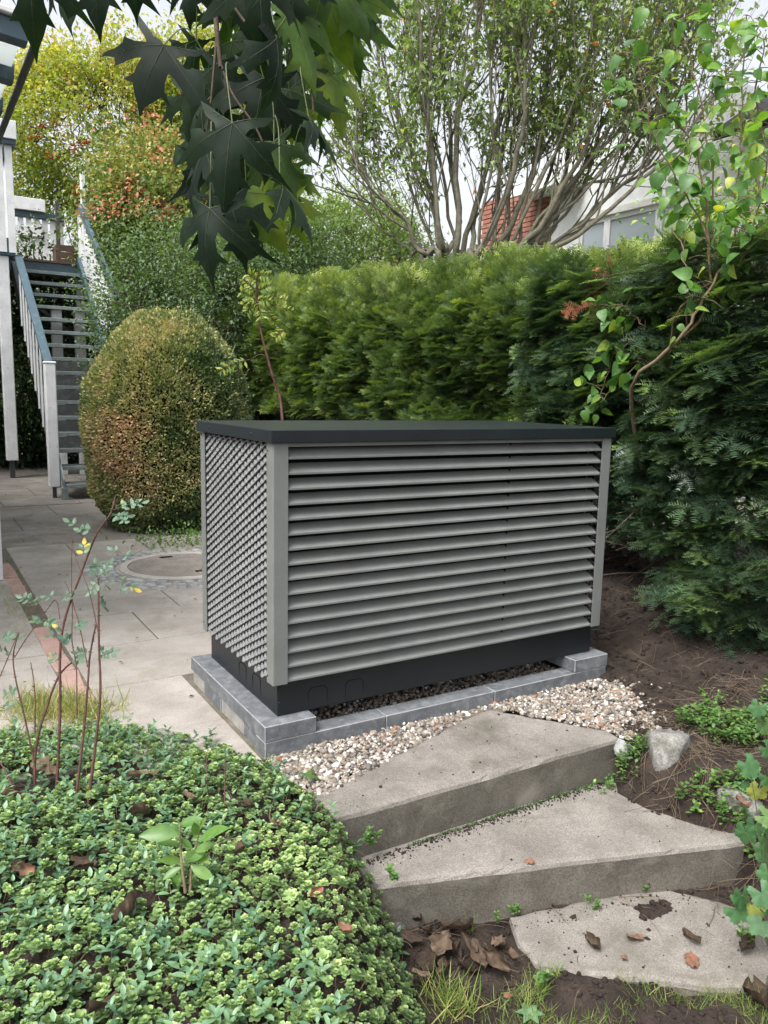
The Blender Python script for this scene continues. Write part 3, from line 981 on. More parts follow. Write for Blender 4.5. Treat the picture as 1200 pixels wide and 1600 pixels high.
# ------------------------------------------------------------------ staircase and deck
st = thing('staircase', (0.8, 8.3, -0.11), 'weathered open wooden garden staircase with dark treads and white railing', 'staircase')
SX0, SX1, SY0, RUN, RISE = 0.37, 1.23, 6.62, 0.2144, 0.177
for k in range(1, 17):
    z = -0.11 + RISE * k
    y = SY0 + RUN * (k - 1)
    t_ = box('tread', (SX0 + 0.02, y + 0.022, z - 0.038), (SX1 - 0.02, y + 0.27, z), M['tread'], st, bevel=0.004)
    box('nosing', (SX0 + 0.021, y, z - 0.044), (SX1 - 0.021, y + 0.021, z + 0.001), M['tread_edge'], t_, bevel=0.004)
    if 3 <= k <= 8: box('riser_board', (SX0 + 0.03, y + 0.20, z + 0.002), (SX1 - 0.03, y + 0.215, z + RISE - 0.048), M['tread'], st)
y16, z16 = SY0 + RUN * 16, -0.11 + RISE * 17


def sloped(name, x0, x1, ya, za, yb_, zb_, ht, mt):
    bm = bmesh.new()
    vs = [bm.verts.new((x, y, z)) for x in (x0, x1) for (y, z) in ((ya, za), (yb_, zb_), (yb_, zb_ + ht), (ya, za + ht))]
    for f in ((0, 1, 2, 3), (4, 5, 6, 7), (0, 1, 5, 4), (1, 2, 6, 5), (2, 3, 7, 6), (3, 0, 4, 7)): bm.faces.new([vs[q] for q in f])
    return bmobj(name, bm, mt, st)


sl_ = RISE / RUN
sloped('stringer', SX0 - 0.03, SX0 + 0.018, SY0 + 0.30, 0.0, y16, -0.0 + (y16 - SY0 - 0.30) * sl_, 0.26, M['tread'])
sloped('stringer', SX1 - 0.018, SX1 + 0.03, SY0 + 0.05, -0.08, y16, -0.08 + (y16 - SY0 - 0.05) * sl_, 0.27, M['blue_wood'])
sloped('stringer', SX0 - 0.0, SX0 + 0.017, SY0 + 0.02, 0.0, SY0 + 0.36, 0.0 + 0.34 * sl_, 0.12, M['tread_edge'])
box('foot_block', (SX0 - 0.02, SY0 + 0.0, -0.11), (SX0 + 0.045, SY0 + 0.06, 0.03), M['tread_edge'], st, bevel=0.004)
# newel, hand rail, balusters on the left
NX, NY = 0.31, 6.86
nw = box('newel_post', (NX - 0.055, NY - 0.055, 0.02), (NX + 0.055, NY + 0.055, 1.36), M['white_wood'], st, bevel=0.008)
box('newel_foot', (NX - 0.02, NY - 0.02, -0.11), (NX + 0.02, NY + 0.02, 0.02), M['steel'], nw)
box('newel_cap', (NX - 0.062, NY - 0.062, 1.3605), (NX + 0.062, NY + 0.062, 1.385), M['white_wood'], nw, bevel=0.008)
RY = 9.06
hs_ = 0.66
beam('hand_rail', (NX, NY + 0.06, 1.36), (NX, RY, 1.36 + (RY - NY - 0.06) * hs_), 0.09, 0.045, M['blue_wood'], st)
nb_ = 9
for k in range(nb_):
    y = NY + 0.14 + (RY - NY - 0.2) * k / (nb_ - 1)
    zt = 1.36 + (y - NY - 0.06) * hs_ - 0.03
    box('baluster', (NX - 0.008, y - 0.014, max(0.12 + (y - NY) * sl_, zt - 1.12)), (NX + 0.008, y + 0.014, zt), M['white_wood'], st)
# right side boarding with blue rails
for k in range(16):
    y = 8.2 + 0.125 * k
    zl = -0.08 + (y - SY0 - 0.05) * sl_ + 0.20
    box('side_board', (SX1 + 0.032, y, zl - 0.05), (SX1 + 0.05, y + 0.115, 2.27 + (y - 8.1) * 0.68 - 0.03), M['white_wood'], st)
beam('side_rail', (SX1 + 0.085, 8.0, 2.27 - 0.07), (SX1 + 0.085, 10.25, 2.27 + 2.15 * 0.68), 0.05, 0.10, M['blue_wood'], st)
for (x, y) in ((0.72, 9.3), (1.02, 9.3)):
    box('support_post', (x, y, -0.11), (x + 0.13, y + 0.1, 2.15), M['white_wood'], st)
beam('brace', (0.45, 9.75, 2.35), (1.18, 9.75, 1.75), 0.04, 0.05, M['tread'], st)
# landing at the top
dk = thing('landing_deck', (0.9, 11, 2.9), 'raised wooden landing at stair top with white slatted railing', 'deck')
ldz = 2.90
for k in range(9):
    x = 0.12 + 0.14 * k
    box('deck_board', (x, y16 + 0.001, ldz - 0.03), (x + 0.132, 12.6, ldz), M['brown_wood'], dk)
box('rim_beam', (0.12, y16 + 0.03, ldz - 0.19), (1.36, y16 + 0.075, ldz - 0.033), M['blue_wood'], dk, bevel=0.004)
for (x, y) in ((0.2, 12.4), (1.25, 12.4), (1.25, 10.4)):
    box('deck_post', (x, y, -0.11), (x + 0.1, y + 0.1, ldz - 0.035), M['white_wood'], dk)
for k in range(12):
    x = -0.02 + 0.125 * k
    box('rail_slat', (x, 12.45, ldz + 0.02), (x + 0.085, 12.47, ldz + 1.0), M['white_wood'], dk)
box('top_rail', (-0.1, 12.40, ldz + 1.0), (1.45, 12.5, ldz + 1.10), M['blue_wood'], dk, bevel=0.005)
box('mid_rail', (-0.1, 12.40, ldz + 0.70), (1.1, 12.445, ldz + 0.86), M['white_wood'], dk, bevel=0.005)
box('gate_post', (1.36, 10.35, 2.2), (1.42, 10.45, ldz + 1.35), M['white_wood'], dk, bevel=0.005)
box('gate_post', (1.30, 12.3, 2.2), (1.36, 12.36, ldz + 1.3), M['steel'], dk)
pb = thing('planter_box', (0.7, 12.45, ldz + 1.1), 'white flower box mounted on blue rail of the landing', 'planter')
box('front_panel', (0.32, 12.34, ldz + 1.105), (1.15, 12.36, ldz + 1.30), M['white_wood'], pb, bevel=0.005)
box('trough', (0.33, 12.3605, ldz + 1.105), (1.14, 12.56, ldz + 1.28), M['white_wood'], pb, bevel=0.005)
pb = thing('planter_box', (0.05, 12.45, ldz + 1.1), 'pale beige flower box on the landing rail behind the balcony', 'planter')
box('trough', (-0.35, 12.35, ldz + 1.105), (0.22, 12.55, ldz + 1.30), M['pale_wall'], pb, bevel=0.005)
cr = thing('wooden_crate', (1.0, 10.6, ldz), 'small dark wooden crate on the landing at the stair top', 'crate')
for k in range(3): box('crate_slat', (0.98, 10.4, ldz + 0.001 + 0.1 * k), (1.24, 10.42, ldz + 0.09 + 0.1 * k), M['brown_wood'], cr)
box('crate_side', (0.98, 10.421, ldz + 0.001), (1.0, 10.7, ldz + 0.28), M['brown_wood'], cr)
box('crate_side', (1.22, 10.421, ldz + 0.001), (1.24, 10.7, ldz + 0.28), M['brown_wood'], cr)

# balcony of the house at the left edge
bc = thing('balcony', (0.1, 9.1, -0.11), 'white boarded balcony corner with blue trim carried by a post', 'balcony')
bp = box('support_post', (0.055, 9.03, 0.13), (0.195, 9.17, 2.76), M['white_wood'], bc, bevel=0.008)
box('post_foot', (0.09, 9.07, -0.11), (0.15, 9.13, 0.13), M['steel'], bp)
box('rim_beam', (-3.5, 9.0, 2.762), (0.27, 9.07, 2.98), M['blue_wood'], bc, bevel=0.005)
box('rim_beam', (0.20, 9.071, 2.762), (0.27, 12.0, 2.98), M['blue_wood'], bc, bevel=0.005)
box('deck_boards', (-3.5, 9.071, 2.90), (0.198, 12.0, 2.96), M['brown_wood'], bc)
for k in range(6):
    box('rail_board', (0.20 - 0.11 * k, 8.985, 2.80), (0.285 - 0.11 * k, 8.999, 4.10), M['white_wood'], bc)
for k in range(8):
    box('rail_board', (0.271, 9.03 + 0.13 * k, 2.84), (0.287, 9.12 + 0.13 * k, 4.10), M['white_wood'], bc)
box('cap_rail', (-0.8, 8.93, 4.101), (0.33, 9.08, 4.16), M['blue_wood'], bc, bevel=0.006)
box('cap_rail', (0.2, 9.081, 4.101), (0.33, 10.3, 4.16), M['blue_wood'], bc, bevel=0.006)
pb = thing('planter_box', (0.2, 9.0, 4.16), 'white box standing on the blue balcony rail at left edge', 'planter')
box('trough', (0.07, 8.9, 4.162), (0.34, 9.1, 4.38), M['white_wood'], pb, bevel=0.006)

# glass patio canopy, upper left
cp = thing('patio_canopy', (-0.55, 3.0, -0.11), 'glass patio roof with blue rafters and dark gutter at upper left', 'canopy')
EX, EZ = -0.555, 2.40
cy0 = 0.97


def roofz(x): return EZ + (EX - x) * 0.10


v, f = tube([(EX + 0.01, cy0 - 0.02, EZ - 0.01), (EX + 0.01, 3, EZ - 0.01), (EX + 0.01, 6.2, EZ - 0.01)], 0.015, 12)
mesh('gutter', v, f, M['steel'], True, parent=cp)
for k in range(13):
    y = cy0 + 0.44 * k
    beam('rafter', (EX - 0.02, y, EZ), (-2.9, y, roofz(-2.9)), 0.07, 0.07, M['blue_wood'], cp)
    if k == 0: beam('edge_trim', (EX - 0.02, y - 0.012, EZ + 0.048), (-2.9, y - 0.012, roofz(-2.9) + 0.048), 0.09, 0.022, M['white_wood'], cp)
    if k < 12:
        x0, x1 = EX - 0.03, -2.88
        V = [(x0, y + 0.037, EZ + 0.02), (x1, y + 0.037, roofz(x1) + 0.02), (x1, y + 0.403, roofz(x1) + 0.02), (x0, y + 0.403, EZ + 0.02)]
        V = V + [(a, b_, c + 0.01) for a, b_, c in V]
        mesh('glass_pane', V, [np.array([[0, 1, 2, 3], [4, 7, 6, 5], [0, 4, 5, 1], [1, 5, 6, 2], [2, 6, 7, 3], [3, 7, 4, 0]])], M['canopy_glass'], parent=cp)
box('post', (-0.655, 3.02, -0.11), (-0.575, 3.11, EZ - 0.035), M['white_wood'], cp, bevel=0.005)
box('post', (-0.64, 6.05, -0.11), (-0.555, 6.14, EZ - 0.035), M['white_wood'], cp, bevel=0.005)
box('wall_plate', (-2.96, cy0, roofz(-2.9) - 0.05), (-2.9, 6.3, roofz(-2.9) + 0.06), M['blue_wood'], cp)
box('house_wall', (-3.6, 0.4, -0.2), (-2.965, 14, 5.5), M['white_wall'], base=(-3.2, 7, -0.2), label='white wall of the own house left of the picture', cat='wall')

# ------------------------------------------------------------------ neighbour's house
nh = thing('neighbour_house', (9, 4, -0.12), 'white rendered house with large window behind the hedge at right', 'house')
HX = 8.0
wy0, wy1, wz0, wz1 = 5.02, 6.85, 2.6, 3.88
box('wall', (HX, -4, -0.12), (HX + 0.3, wy0, 4.6), M['white_wall'], nh)
box('wall', (HX, wy1, -0.12), (HX + 0.3, 7.55, 4.6), M['white_wall'], nh)
box('wall', (HX + 0.002, wy0 + 0.001, -0.12), (HX + 0.3, wy1 - 0.001, wz0), M['white_wall'], nh)
box('wall', (HX + 0.002, wy0 + 0.001, wz1), (HX + 0.3, wy1 - 0.001, 4.6), M['white_wall'], nh)
wn = box('window_head', (HX - 0.03, wy0 - 0.04, wz1 - 0.09), (HX + 0.1, wy1 + 0.04, wz1), M['pale_wall'], nh)
wf = link('window', None, nh)
ORG[wf.name] = ORG[nh.name]
for a, b_ in ((wy0, 5.35), (5.35, 6.30), (6.30, wy1)):
    for q in ((a, a + 0.06), (b_ - 0.06, b_)):
        box('frame', (HX + 0.02, q[0] + 0.001, wz0), (HX + 0.09, q[1] - 0.001, wz1 - 0.092), M['white_wood'], wf)
    box('frame', (HX + 0.021, a + 0.061, wz1 - 0.16), (HX + 0.089, b_ - 0.061, wz1 - 0.093), M['white_wood'], wf)
    box('frame', (HX + 0.021, a + 0.061, wz0), (HX + 0.089, b_ - 0.061, wz0 + 0.07), M['white_wood'], wf)
    box('pane', (HX + 0.05, a + 0.062, wz0 + 0.071), (HX + 0.06, b_ - 0.062, wz1 - 0.161), M['glass'], wf)
box('room_back', (HX + 0.31, wy0 - 0.5, 1.9), (HX + 0.4, wy1 + 0.5, 4.0), M['tread'], nh)
box('balcony_slab', (HX - 0.5, 6.75, 4.30), (HX - 0.002, 7.9, 4.42), M['pale_wall'], nh)
box('balcony_fascia', (HX - 0.54, 6.72, 4.27), (HX - 0.502, 7.92, 4.45), M['white_wall'], nh)
for k in range(9):
    y = 6.76 + 0.13 * k
    box('baluster', (HX - 0.52, y, 4.46), (HX - 0.50, y + 0.03, 5.1), M['white_wood'], nh)
box('balcony_rail', (HX - 0.55, 6.72, 5.101), (HX - 0.47, 7.92, 5.16), M['white_wood'], nh)
box('upper_wall', (HX + 0.001, 4.2, 4.601), (HX + 0.3, 7.55, 5.0), M['white_wall'], nh)
rf = mesh('roof', [(HX - 0.6, -4.5, 4.3), (HX - 0.6, 4.1, 4.3), (HX + 3, 4.1, 6.6), (HX + 3, -4.5, 6.6), (HX - 0.6, -4.5, 4.18), (HX - 0.6, 4.1, 4.18), (HX + 3, 4.1, 6.48), (HX + 3, -4.5, 6.48)],
          [np.array([[0, 1, 2, 3], [4, 7, 6, 5], [0, 4, 5, 1], [1, 5, 6, 2], [2, 6, 7, 3], [3, 7, 4, 0]])], M['roof'], parent=nh)
bw = thing('brick_house_wing', (HX, 8.2, -0.12), 'red brick wing of the neighbouring house seen between tree stems', 'house')
box('wall_core', (HX + 0.02, 7.56, -0.12), (HX + 0.4, 9.3, 4.5), M['mortar'], bw)
br = None
z = 2.0
row = 0
while z < 4.5:
    y = 7.58 - (0.12 if row % 2 else 0)
    while y < 9.25:
        if br is None:
            br = box('brick', (-0.04, -0.114, 0.0), (0.0, 0.114, 0.064), M['wall_brick'], bw, bevel=0.003)
            for vv in br.data.vertices: vv.co = vv.co + Vector(ORG[bw.name])
            o = br
        else: o = copyobj(br, bw)
        o.location = Vector(np.array([HX + 0.018 + rng.normal() * 0.002, y + 0.12, z]) - ORG[bw.name])
        y += 0.24
    z += 0.0765
    row += 1
for zz in (3.3,):
    box('ledge', (HX - 0.25, 7.6, zz), (HX - 0.03, 9.0, zz + 0.08), M['roof'], bw)

# ------------------------------------------------------------------ yew hedge
def yew_spray(nm, ns, ln, nl, nw, seed, single=True):
    """flat spray: main shoot with side shoots, needles in two ranks"""
    r2 = np.random.default_rng(seed)
    V, F = [], []
    def shoot(p0, ang, L, cnt):
        d = np.array([math.sin(ang), math.cos(ang), 0])
        s = np.array([d[1], -d[0], 0])
        # stem sliver
        a = len(V)
        e = p0 + d * L
        e[2] -= 0.10 * L
        V.extend([p0 - s * 0.0012, p0 + s * 0.0012, e])
        F.append([a, a + 1, a + 2])
        for k in range(cnt):
            t = (k + 0.5) / cnt
            c = p0 + d * L * t + np.array([0, 0, -0.10 * L * t * t])
            nl_ = nl * (0.65 + 0.5 * math.sin(math.pi * min(1, t * 0.85 + 0.2))) * r2.uniform(0.8, 1.1)
            for sg in (-1, 1):
                dd = d * r2.uniform(0.35, 0.65) + s * sg * 0.85 + np.array([0, 0, r2.uniform(-0.05, 0.35)])
                dd /= np.linalg.norm(dd)
                wv = np.cross(dd, [0, 0, 1])
                wv /= np.linalg.norm(wv)
                a = len(V)
                V.extend([c - wv * nw * 0.5, c + wv * nw * 0.5, c + dd * nl_])
                F.append([a, a + 1, a + 2])
    shoot(np.zeros(3), 0.0, ln, nm)
    for k in range(ns):
        t = 0.12 + 0.68 * (k + 0.5) / ns
        sg = 1 if k % 2 else -1
        shoot(np.array([0, ln * t, -0.10 * ln * t * t]), sg * r2.uniform(0.6, 0.95), ln * (0.62 - 0.42 * t), max(5, int(nm * (0.6 - 0.4 * t))))
    V, F = np.array(V), np.array(F)
    tv = 0.22 * (np.linalg.norm(V[:, :2], axis=1) / ln - 0.6)
    return V, F, tv


NEAR = [yew_spray(24, 5, 0.21, 0.025, 0.0058, s) for s in range(4)]
FAR = [yew_spray(12, 4, 0.15, 0.024, 0.0074, s + 20) for s in range(4)]


def hedge_top(y):
    return 1.86 + 0.075 * np.clip(y - 1, 0, 6) + 0.16 * vnoise(y * 1.1, 3.3) + 0.12 * vnoise(y * 3.7, 8.1)


def hedge_face(y, z):
    f = 2.62 + 0.20 * vnoise(y * 1.4, z * 1.6, 2.2) + 0.26 * vnoise(y * 4.5, z * 4.5, 5.0)
    f = f + 0.30 * np.clip((z - (hedge_top(y) - 0.45)) / 0.45, 0, 1) ** 2
    return f


hedge = thing('yew_hedge', (3.0, 4.0, -0.13), 'long trimmed green yew hedge with yellowish tips behind the enclosure', 'hedge')
S = Soup()
nn = 13000
y = 0.75 + (8.4 - 0.75) * rng.random(nn) ** 1.15
z = rng.uniform(0.25, 1.0, nn) ** 0.8
z = 0.2 + (hedge_top(y) - 0.15) * z
dep = rng.exponential(0.09, nn) - 0.03
x = hedge_face(y, z) + dep
P = np.stack([x, y, z], -1)
up = sstep(0.75, 1.0, z / hedge_top(y))
D = np.c_[-1.0 + 0.5 * up + rng.normal(size=nn) * 0.35, rng.normal(size=nn) * 0.5 - 0.15, 0.35 + 0.8 * up + rng.normal(size=nn) * 0.35]
U = np.c_[-0.5 + rng.normal(size=nn) * 0.35, rng.normal(size=nn) * 0.35, np.ones(nn)]
t = np.clip(0.36 + 0.17 * rng.normal(size=nn) + 0.22 * up + 0.10 * sstep(2.0, 6.0, y) + 0.35 * vnoise(y * 2.2, z * 2.2, 4.4) - dep * 0.8, 0.02, 0.97)  # top light and inner shade put into the tint
vv_ = rng.integers(0, 4, nn)
Mx = frames(D, U, rng.uniform(0.8, 1.35, nn))
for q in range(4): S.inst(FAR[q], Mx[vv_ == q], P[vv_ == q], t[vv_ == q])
# upright shoots along the top
nn = 5200
y = 0.75 + 7.65 * rng.random(nn) ** 1.1
xx = rng.uniform(2.75, 3.7, nn)
P = np.stack([xx, y, hedge_top(y) - 0.12 + 0.12 * rng.random(nn)], -1)
D = np.c_[rng.normal(size=nn) * 0.35 - 0.15, rng.normal(size=nn) * 0.35, np.ones(nn)]
t = np.clip(0.66 + 0.15 * rng.normal(size=nn) + 0.12 * sstep(2, 5, y), 0.2, 1.0)
Mx = frames(D, rdir(nn), rng.uniform(0.6, 1.9, nn))
vv_ = rng.integers(0, 4, nn)
for q in range(4): S.inst(FAR[q], Mx[vv_ == q], P[vv_ == q], t[vv_ == q])
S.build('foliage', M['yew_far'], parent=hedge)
# twiggy interior
S = Soup()
for k in range(700):
    yk = rng.uniform(0.9, 8.3)
    p0 = np.array([rng.uniform(2.95, 3.4), yk, rng.uniform(-0.1, 1.6)])
    d = np.array([rng.normal() * 0.35, rng.normal() * 0.35, 1.0])
    Ls = rng.uniform(0.3, 0.7)
    pts = [p0, p0 + d * Ls * 0.5 + rng.normal(size=3) * 0.03, p0 + d * Ls + rng.normal(size=3) * 0.06]
    S.add(*tube(pts, [0.012, 0.009, 0.004], 4))
S.build('branches', M['twig'], parent=hedge)
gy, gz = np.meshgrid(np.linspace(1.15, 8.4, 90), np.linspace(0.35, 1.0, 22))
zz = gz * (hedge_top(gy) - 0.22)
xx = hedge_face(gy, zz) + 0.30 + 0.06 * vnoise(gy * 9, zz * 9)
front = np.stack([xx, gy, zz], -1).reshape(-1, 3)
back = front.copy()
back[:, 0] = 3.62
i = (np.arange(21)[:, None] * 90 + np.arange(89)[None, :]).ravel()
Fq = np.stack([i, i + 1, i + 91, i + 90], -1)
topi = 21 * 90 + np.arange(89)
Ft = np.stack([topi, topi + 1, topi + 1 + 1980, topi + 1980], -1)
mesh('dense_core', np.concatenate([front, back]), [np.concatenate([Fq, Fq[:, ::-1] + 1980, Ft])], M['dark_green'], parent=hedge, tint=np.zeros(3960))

# berries on the hedge
S = Soup()
bm = bmesh.new()
bmesh.ops.create_icosphere(bm, subdivisions=1, radius=1)
BERRY = (np.array([v_.co[:] for v_ in bm.verts]), np.array([[q.index for q in f.verts] for f in bm.faces]))
bm.free()
nn = 40
y = rng.uniform(1.2, 6, nn)
z = rng.uniform(1.2, 2.0, nn)
S.inst(BERRY, np.tile(np.eye(3) * 0.009, (nn, 1, 1)), np.stack([hedge_face(y, z) - 0.06, y, z], -1), np.zeros(nn))
S.build('berries', M['berry'], parent=hedge, kind='stuff')

# loose yew at the right, nearer
yw = thing('yew_shrub', (2.7, 0.1, -0.05), 'dark loose yew with long drooping sprays right of the enclosure', 'shrub')
S = Soup()


def near_face(y, z):
    return 2.42 + 0.28 * vnoise(y * 1.8, z * 1.8, 9.1) + 0.14 * vnoise(y * 5, z * 5, 3.1) - 0.18 * np.exp(-((y + 0.2) / 0.5) ** 2) + 0.12 * sstep(0.2, 1.0, y)


nn = 4300
y = rng.uniform(-1.3, 1.5, nn)
zlo = np.where(y > 0.25, 0.30 + 0.22 * vnoise(y * 4, 1.0), 0.10 + 0.1 * vnoise(y * 4, 1.0)) + 0.12 * (vnoise(y * 9, 5.0))
z = zlo + (1.84 + 0.16 * vnoise(y * 3, 0.3) - zlo) * rng.random(nn) ** 0.95
dep = rng.exponential(0.13, nn) - 0.07
P = np.stack([near_face(y, z) + dep, y, z], -1)
D = np.c_[-1 + rng.normal(size=nn) * 0.35, -0.35 + rng.normal(size=nn) * 0.55, -0.05 + rng.normal(size=nn) * 0.32]
U = np.c_[rng.normal(size=nn) * 0.3 - 0.35, rng.normal(size=nn) * 0.3, np.ones(nn)]
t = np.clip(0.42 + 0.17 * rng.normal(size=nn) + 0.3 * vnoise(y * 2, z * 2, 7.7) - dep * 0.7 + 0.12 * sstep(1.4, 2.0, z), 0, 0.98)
t[rng.random(nn) < 0.05] = 0.9
Mx = frames(D, U, rng.uniform(0.75, 1.4, nn))
vv_ = rng.integers(0, 4, nn)
dead = (np.hypot(y - 0.85, (z - 1.78)) < 0.16) & (rng.random(nn) < 0.8)
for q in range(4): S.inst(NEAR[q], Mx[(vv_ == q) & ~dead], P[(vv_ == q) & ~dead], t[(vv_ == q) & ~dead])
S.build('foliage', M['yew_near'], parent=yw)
S = Soup()
nd = 60
P = np.concatenate([np.stack([at(960 + rng.normal() * 22, 455 + rng.normal() * 22, 4.55 + rng.normal() * 0.08) for _ in range(nd)])])
S.inst(FAR[0], frames(np.c_[rng.normal(size=(nd, 2)), rng.normal(size=nd) - 0.6], rdir(nd), rng.uniform(0.6, 1.1, nd)), P, rng.random(nd))
S.build('dead_foliage', M['yew_dead'], parent=yw)
S = Soup()
for k in range(90):
    p0 = np.array([rng.uniform(2.65, 3.1), rng.uniform(-1.1, 2.6), -0.1])
    if p0[1] > 0.6: p0[0] = rng.uniform(3.02, 3.3)
    d = np.array([rng.normal() * 0.12, rng.normal() * 0.18, 1.0])
    pts = [p0 + d * q * 0.42 + rng.normal(size=3) * 0.03 for q in range(5)]
    r0 = rng.uniform(0.006, 0.022)
    S.add(*tube(pts, np.linspace(r0, r0 * 0.5, 5), 6))
for k in range(620):
    p0 = np.array([rng.uniform(2.5, 3.1), rng.uniform(-1.2, 2.3), rng.uniform(0.05, 1.7) ** 1.2])
    if p0[1] > 0.7: p0[0], p0[2] = rng.uniform(2.9, 3.2), rng.uniform(0.0, 0.6)
    d = np.array([-0.6 + rng.normal() * 0.4, rng.normal() * 0.6, rng.normal() * 0.3])
    pts = [p0, p0 + d * 0.2, p0 + d * 0.4 + np.array([0, 0, -0.03])]
    S.add(*tube(pts, [0.005, 0.004, 0.002], 4))
S.build('branches', M['twig'], parent=yw)
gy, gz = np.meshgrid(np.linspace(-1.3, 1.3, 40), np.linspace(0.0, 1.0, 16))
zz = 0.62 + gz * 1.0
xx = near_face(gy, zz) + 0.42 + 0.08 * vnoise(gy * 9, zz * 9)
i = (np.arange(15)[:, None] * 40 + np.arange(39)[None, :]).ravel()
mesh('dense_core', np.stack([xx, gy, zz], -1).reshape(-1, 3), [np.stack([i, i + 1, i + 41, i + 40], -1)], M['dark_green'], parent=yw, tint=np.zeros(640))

# ------------------------------------------------------------------ generic shrubs
def clumps(c, rad, nclump, shell=0.55, lean=None):
    """clump centres spread in an ellipsoid, more toward its surface"""
    d = rdir(nclump)
    r_ = (shell + (1 - shell) * rng.random(nclump)) ** 0.7
    r_ *= 1 + 0.22 * vnoise(d[:, 0] * 3 + c[0], d[:, 1] * 3, d[:, 2] * 3) * 2
    return np.asarray(c) + d * r_[:, None] * np.asarray(rad)


def shrub(name, c, rad, nclump, per, leaf, size, mt, label, cat='shrub', tmean=0.45, tsd=0.2, group=None, clr=0.16, stems=6, ground=-0.12, pink=None, zmin=None):
    c = np.asarray(c, float)
    base = np.array([c[0], c[1], ground])
    tr = thing(name, base, label, cat, group)
    cc = clumps(c, rad, nclump)
    if zmin is not None: cc = cc[cc[:, 2] > zmin]
    nclump = len(cc)
    S = Soup()
    nn = nclump * per
    idx = np.repeat(np.arange(nclump), per)
    P = cc[idx] + rng.normal(size=(nn, 3)) * clr
    out = (P - c) / np.asarray(rad)
    D = out * 0.6 + rdir(nn) * 0.8 + np.array([0, 0, -0.15])
    U = np.c_[rng.normal(size=(nn, 2)) * 0.55, np.ones(nn)]
    ct = rng.normal(size=nclump) * tsd * 0.7
    t = np.clip(tmean + ct[idx] + rng.normal(size=nn) * tsd * 0.6 + 0.10 * (out[:, 2]), 0, 1)
    if pink is not None:
        k = pink(P) & (rng.random(nn) < 0.55)
        t[k] = rng.uniform(0.86, 1.0, k.sum())
    S.inst(leaf, frames(D, U, size * rng.uniform(0.65, 1.25, nn)), P, t)
    S.build('crown', mt, parent=tr)
    B = Soup()
    for k in range(stems):
        a = rng.uniform(0, 6.28)
        p0 = base + np.array([math.cos(a), math.sin(a), 0]) * 0.12
        for q in range(3):
            tip = cc[rng.integers(nclump)]
            mid = p0 * 0.5 + tip * 0.5 + np.array([0, 0, 0.25])
            tt = np.linspace(0, 1, 7)[:, None]
            pts = (1 - tt) ** 2 * p0 + 2 * tt * (1 - tt) * mid + tt ** 2 * tip + rng.normal(size=(7, 3)) * 0.02
            B.add(*tube(pts, np.linspace(0.022, 0.004, 7), 5))
    for k in range(nclump // 2):
        a = cc[rng.integers(nclump)]
        b_ = a + (c - a) * 0.45 + rng.normal(size=3) * 0.1
        B.add(*tube([b_, (a + b_) / 2 + rng.normal(size=3) * 0.03, a], [0.008, 0.006, 0.003], 4))
    B.build('trunk', M['twig'], parent=tr)
    return tr


SL = simple_leaf(0.55)
SLN = simple_leaf(0.36)
FL = flat_leaf(0.55)
# clipped box ball
bx = thing('box_topiary', (1.0, 4.75, -0.12), 'clipped egg shaped box bush with brown scorched patches on paving', 'shrub')
BC = at(264, 655, 7.05)
BC[2] = 0.80
S = Soup()
nn = 100000
d = rdir(nn)
rz_ = np.where(d[:, 2] > 0, 1.02, 1.02)
r_ = 1 - rng.exponential(0.035, nn)
lump = 1 + 0.10 * vnoise(d[:, 0] * 3.5, d[:, 1] * 3.5, d[:, 2] * 3.5) + 0.05 * vnoise(d[:, 0] * 11, d[:, 1] * 11, d[:, 2] * 11)
shape = np.stack([0.695 * d[:, 0], 0.695 * d[:, 1], rz_ * 0.985 * d[:, 2]], -1)
hz_ = np.sqrt(1 - d[:, 2] ** 2) + 1e-6
shape[:, :2] *= (np.where(d[:, 2] < 0, np.maximum(hz_, (1 - 0.30 * d[:, 2] ** 2)), hz_) / hz_ * 1.04)[:, None]
shape[:, :2] *= np.sqrt(np.where(d[:, 2] < -0.8, rng.random(nn) ** 0.3, 1.0))[:, None]
P = BC + shape * (r_ * lump)[:, None]
P = P[P[:, 2] > -0.11]
nn = len(P)
dn = (P - BC) / np.array([0.75, 0.75, 1.0])
# scorched patch faces the patio, left of the middle
lat = (P - BC) @ RGT / 0.75
zz = (P[:, 2] - BC[2])
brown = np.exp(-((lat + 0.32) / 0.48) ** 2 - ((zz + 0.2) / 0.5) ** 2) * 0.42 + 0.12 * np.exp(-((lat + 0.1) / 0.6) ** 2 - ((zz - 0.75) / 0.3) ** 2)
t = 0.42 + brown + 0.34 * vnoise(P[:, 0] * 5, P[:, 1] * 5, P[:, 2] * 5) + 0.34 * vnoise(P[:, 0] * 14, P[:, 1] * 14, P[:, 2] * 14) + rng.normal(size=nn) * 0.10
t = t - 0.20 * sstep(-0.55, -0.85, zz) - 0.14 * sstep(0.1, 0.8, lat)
D = dn + rdir(nn) * 0.75 + np.array([0, 0, 0.25])
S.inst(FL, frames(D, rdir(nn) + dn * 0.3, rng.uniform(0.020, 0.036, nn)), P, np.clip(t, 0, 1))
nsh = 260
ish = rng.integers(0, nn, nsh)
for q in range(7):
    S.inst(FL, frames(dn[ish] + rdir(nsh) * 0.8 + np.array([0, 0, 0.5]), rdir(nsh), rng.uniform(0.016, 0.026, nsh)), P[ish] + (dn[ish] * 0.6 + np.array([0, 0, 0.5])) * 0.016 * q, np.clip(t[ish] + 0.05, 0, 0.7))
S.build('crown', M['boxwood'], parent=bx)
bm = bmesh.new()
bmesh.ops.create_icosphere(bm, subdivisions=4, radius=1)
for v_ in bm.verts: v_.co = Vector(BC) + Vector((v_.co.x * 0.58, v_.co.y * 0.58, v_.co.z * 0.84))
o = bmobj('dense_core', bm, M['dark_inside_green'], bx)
S = Soup()
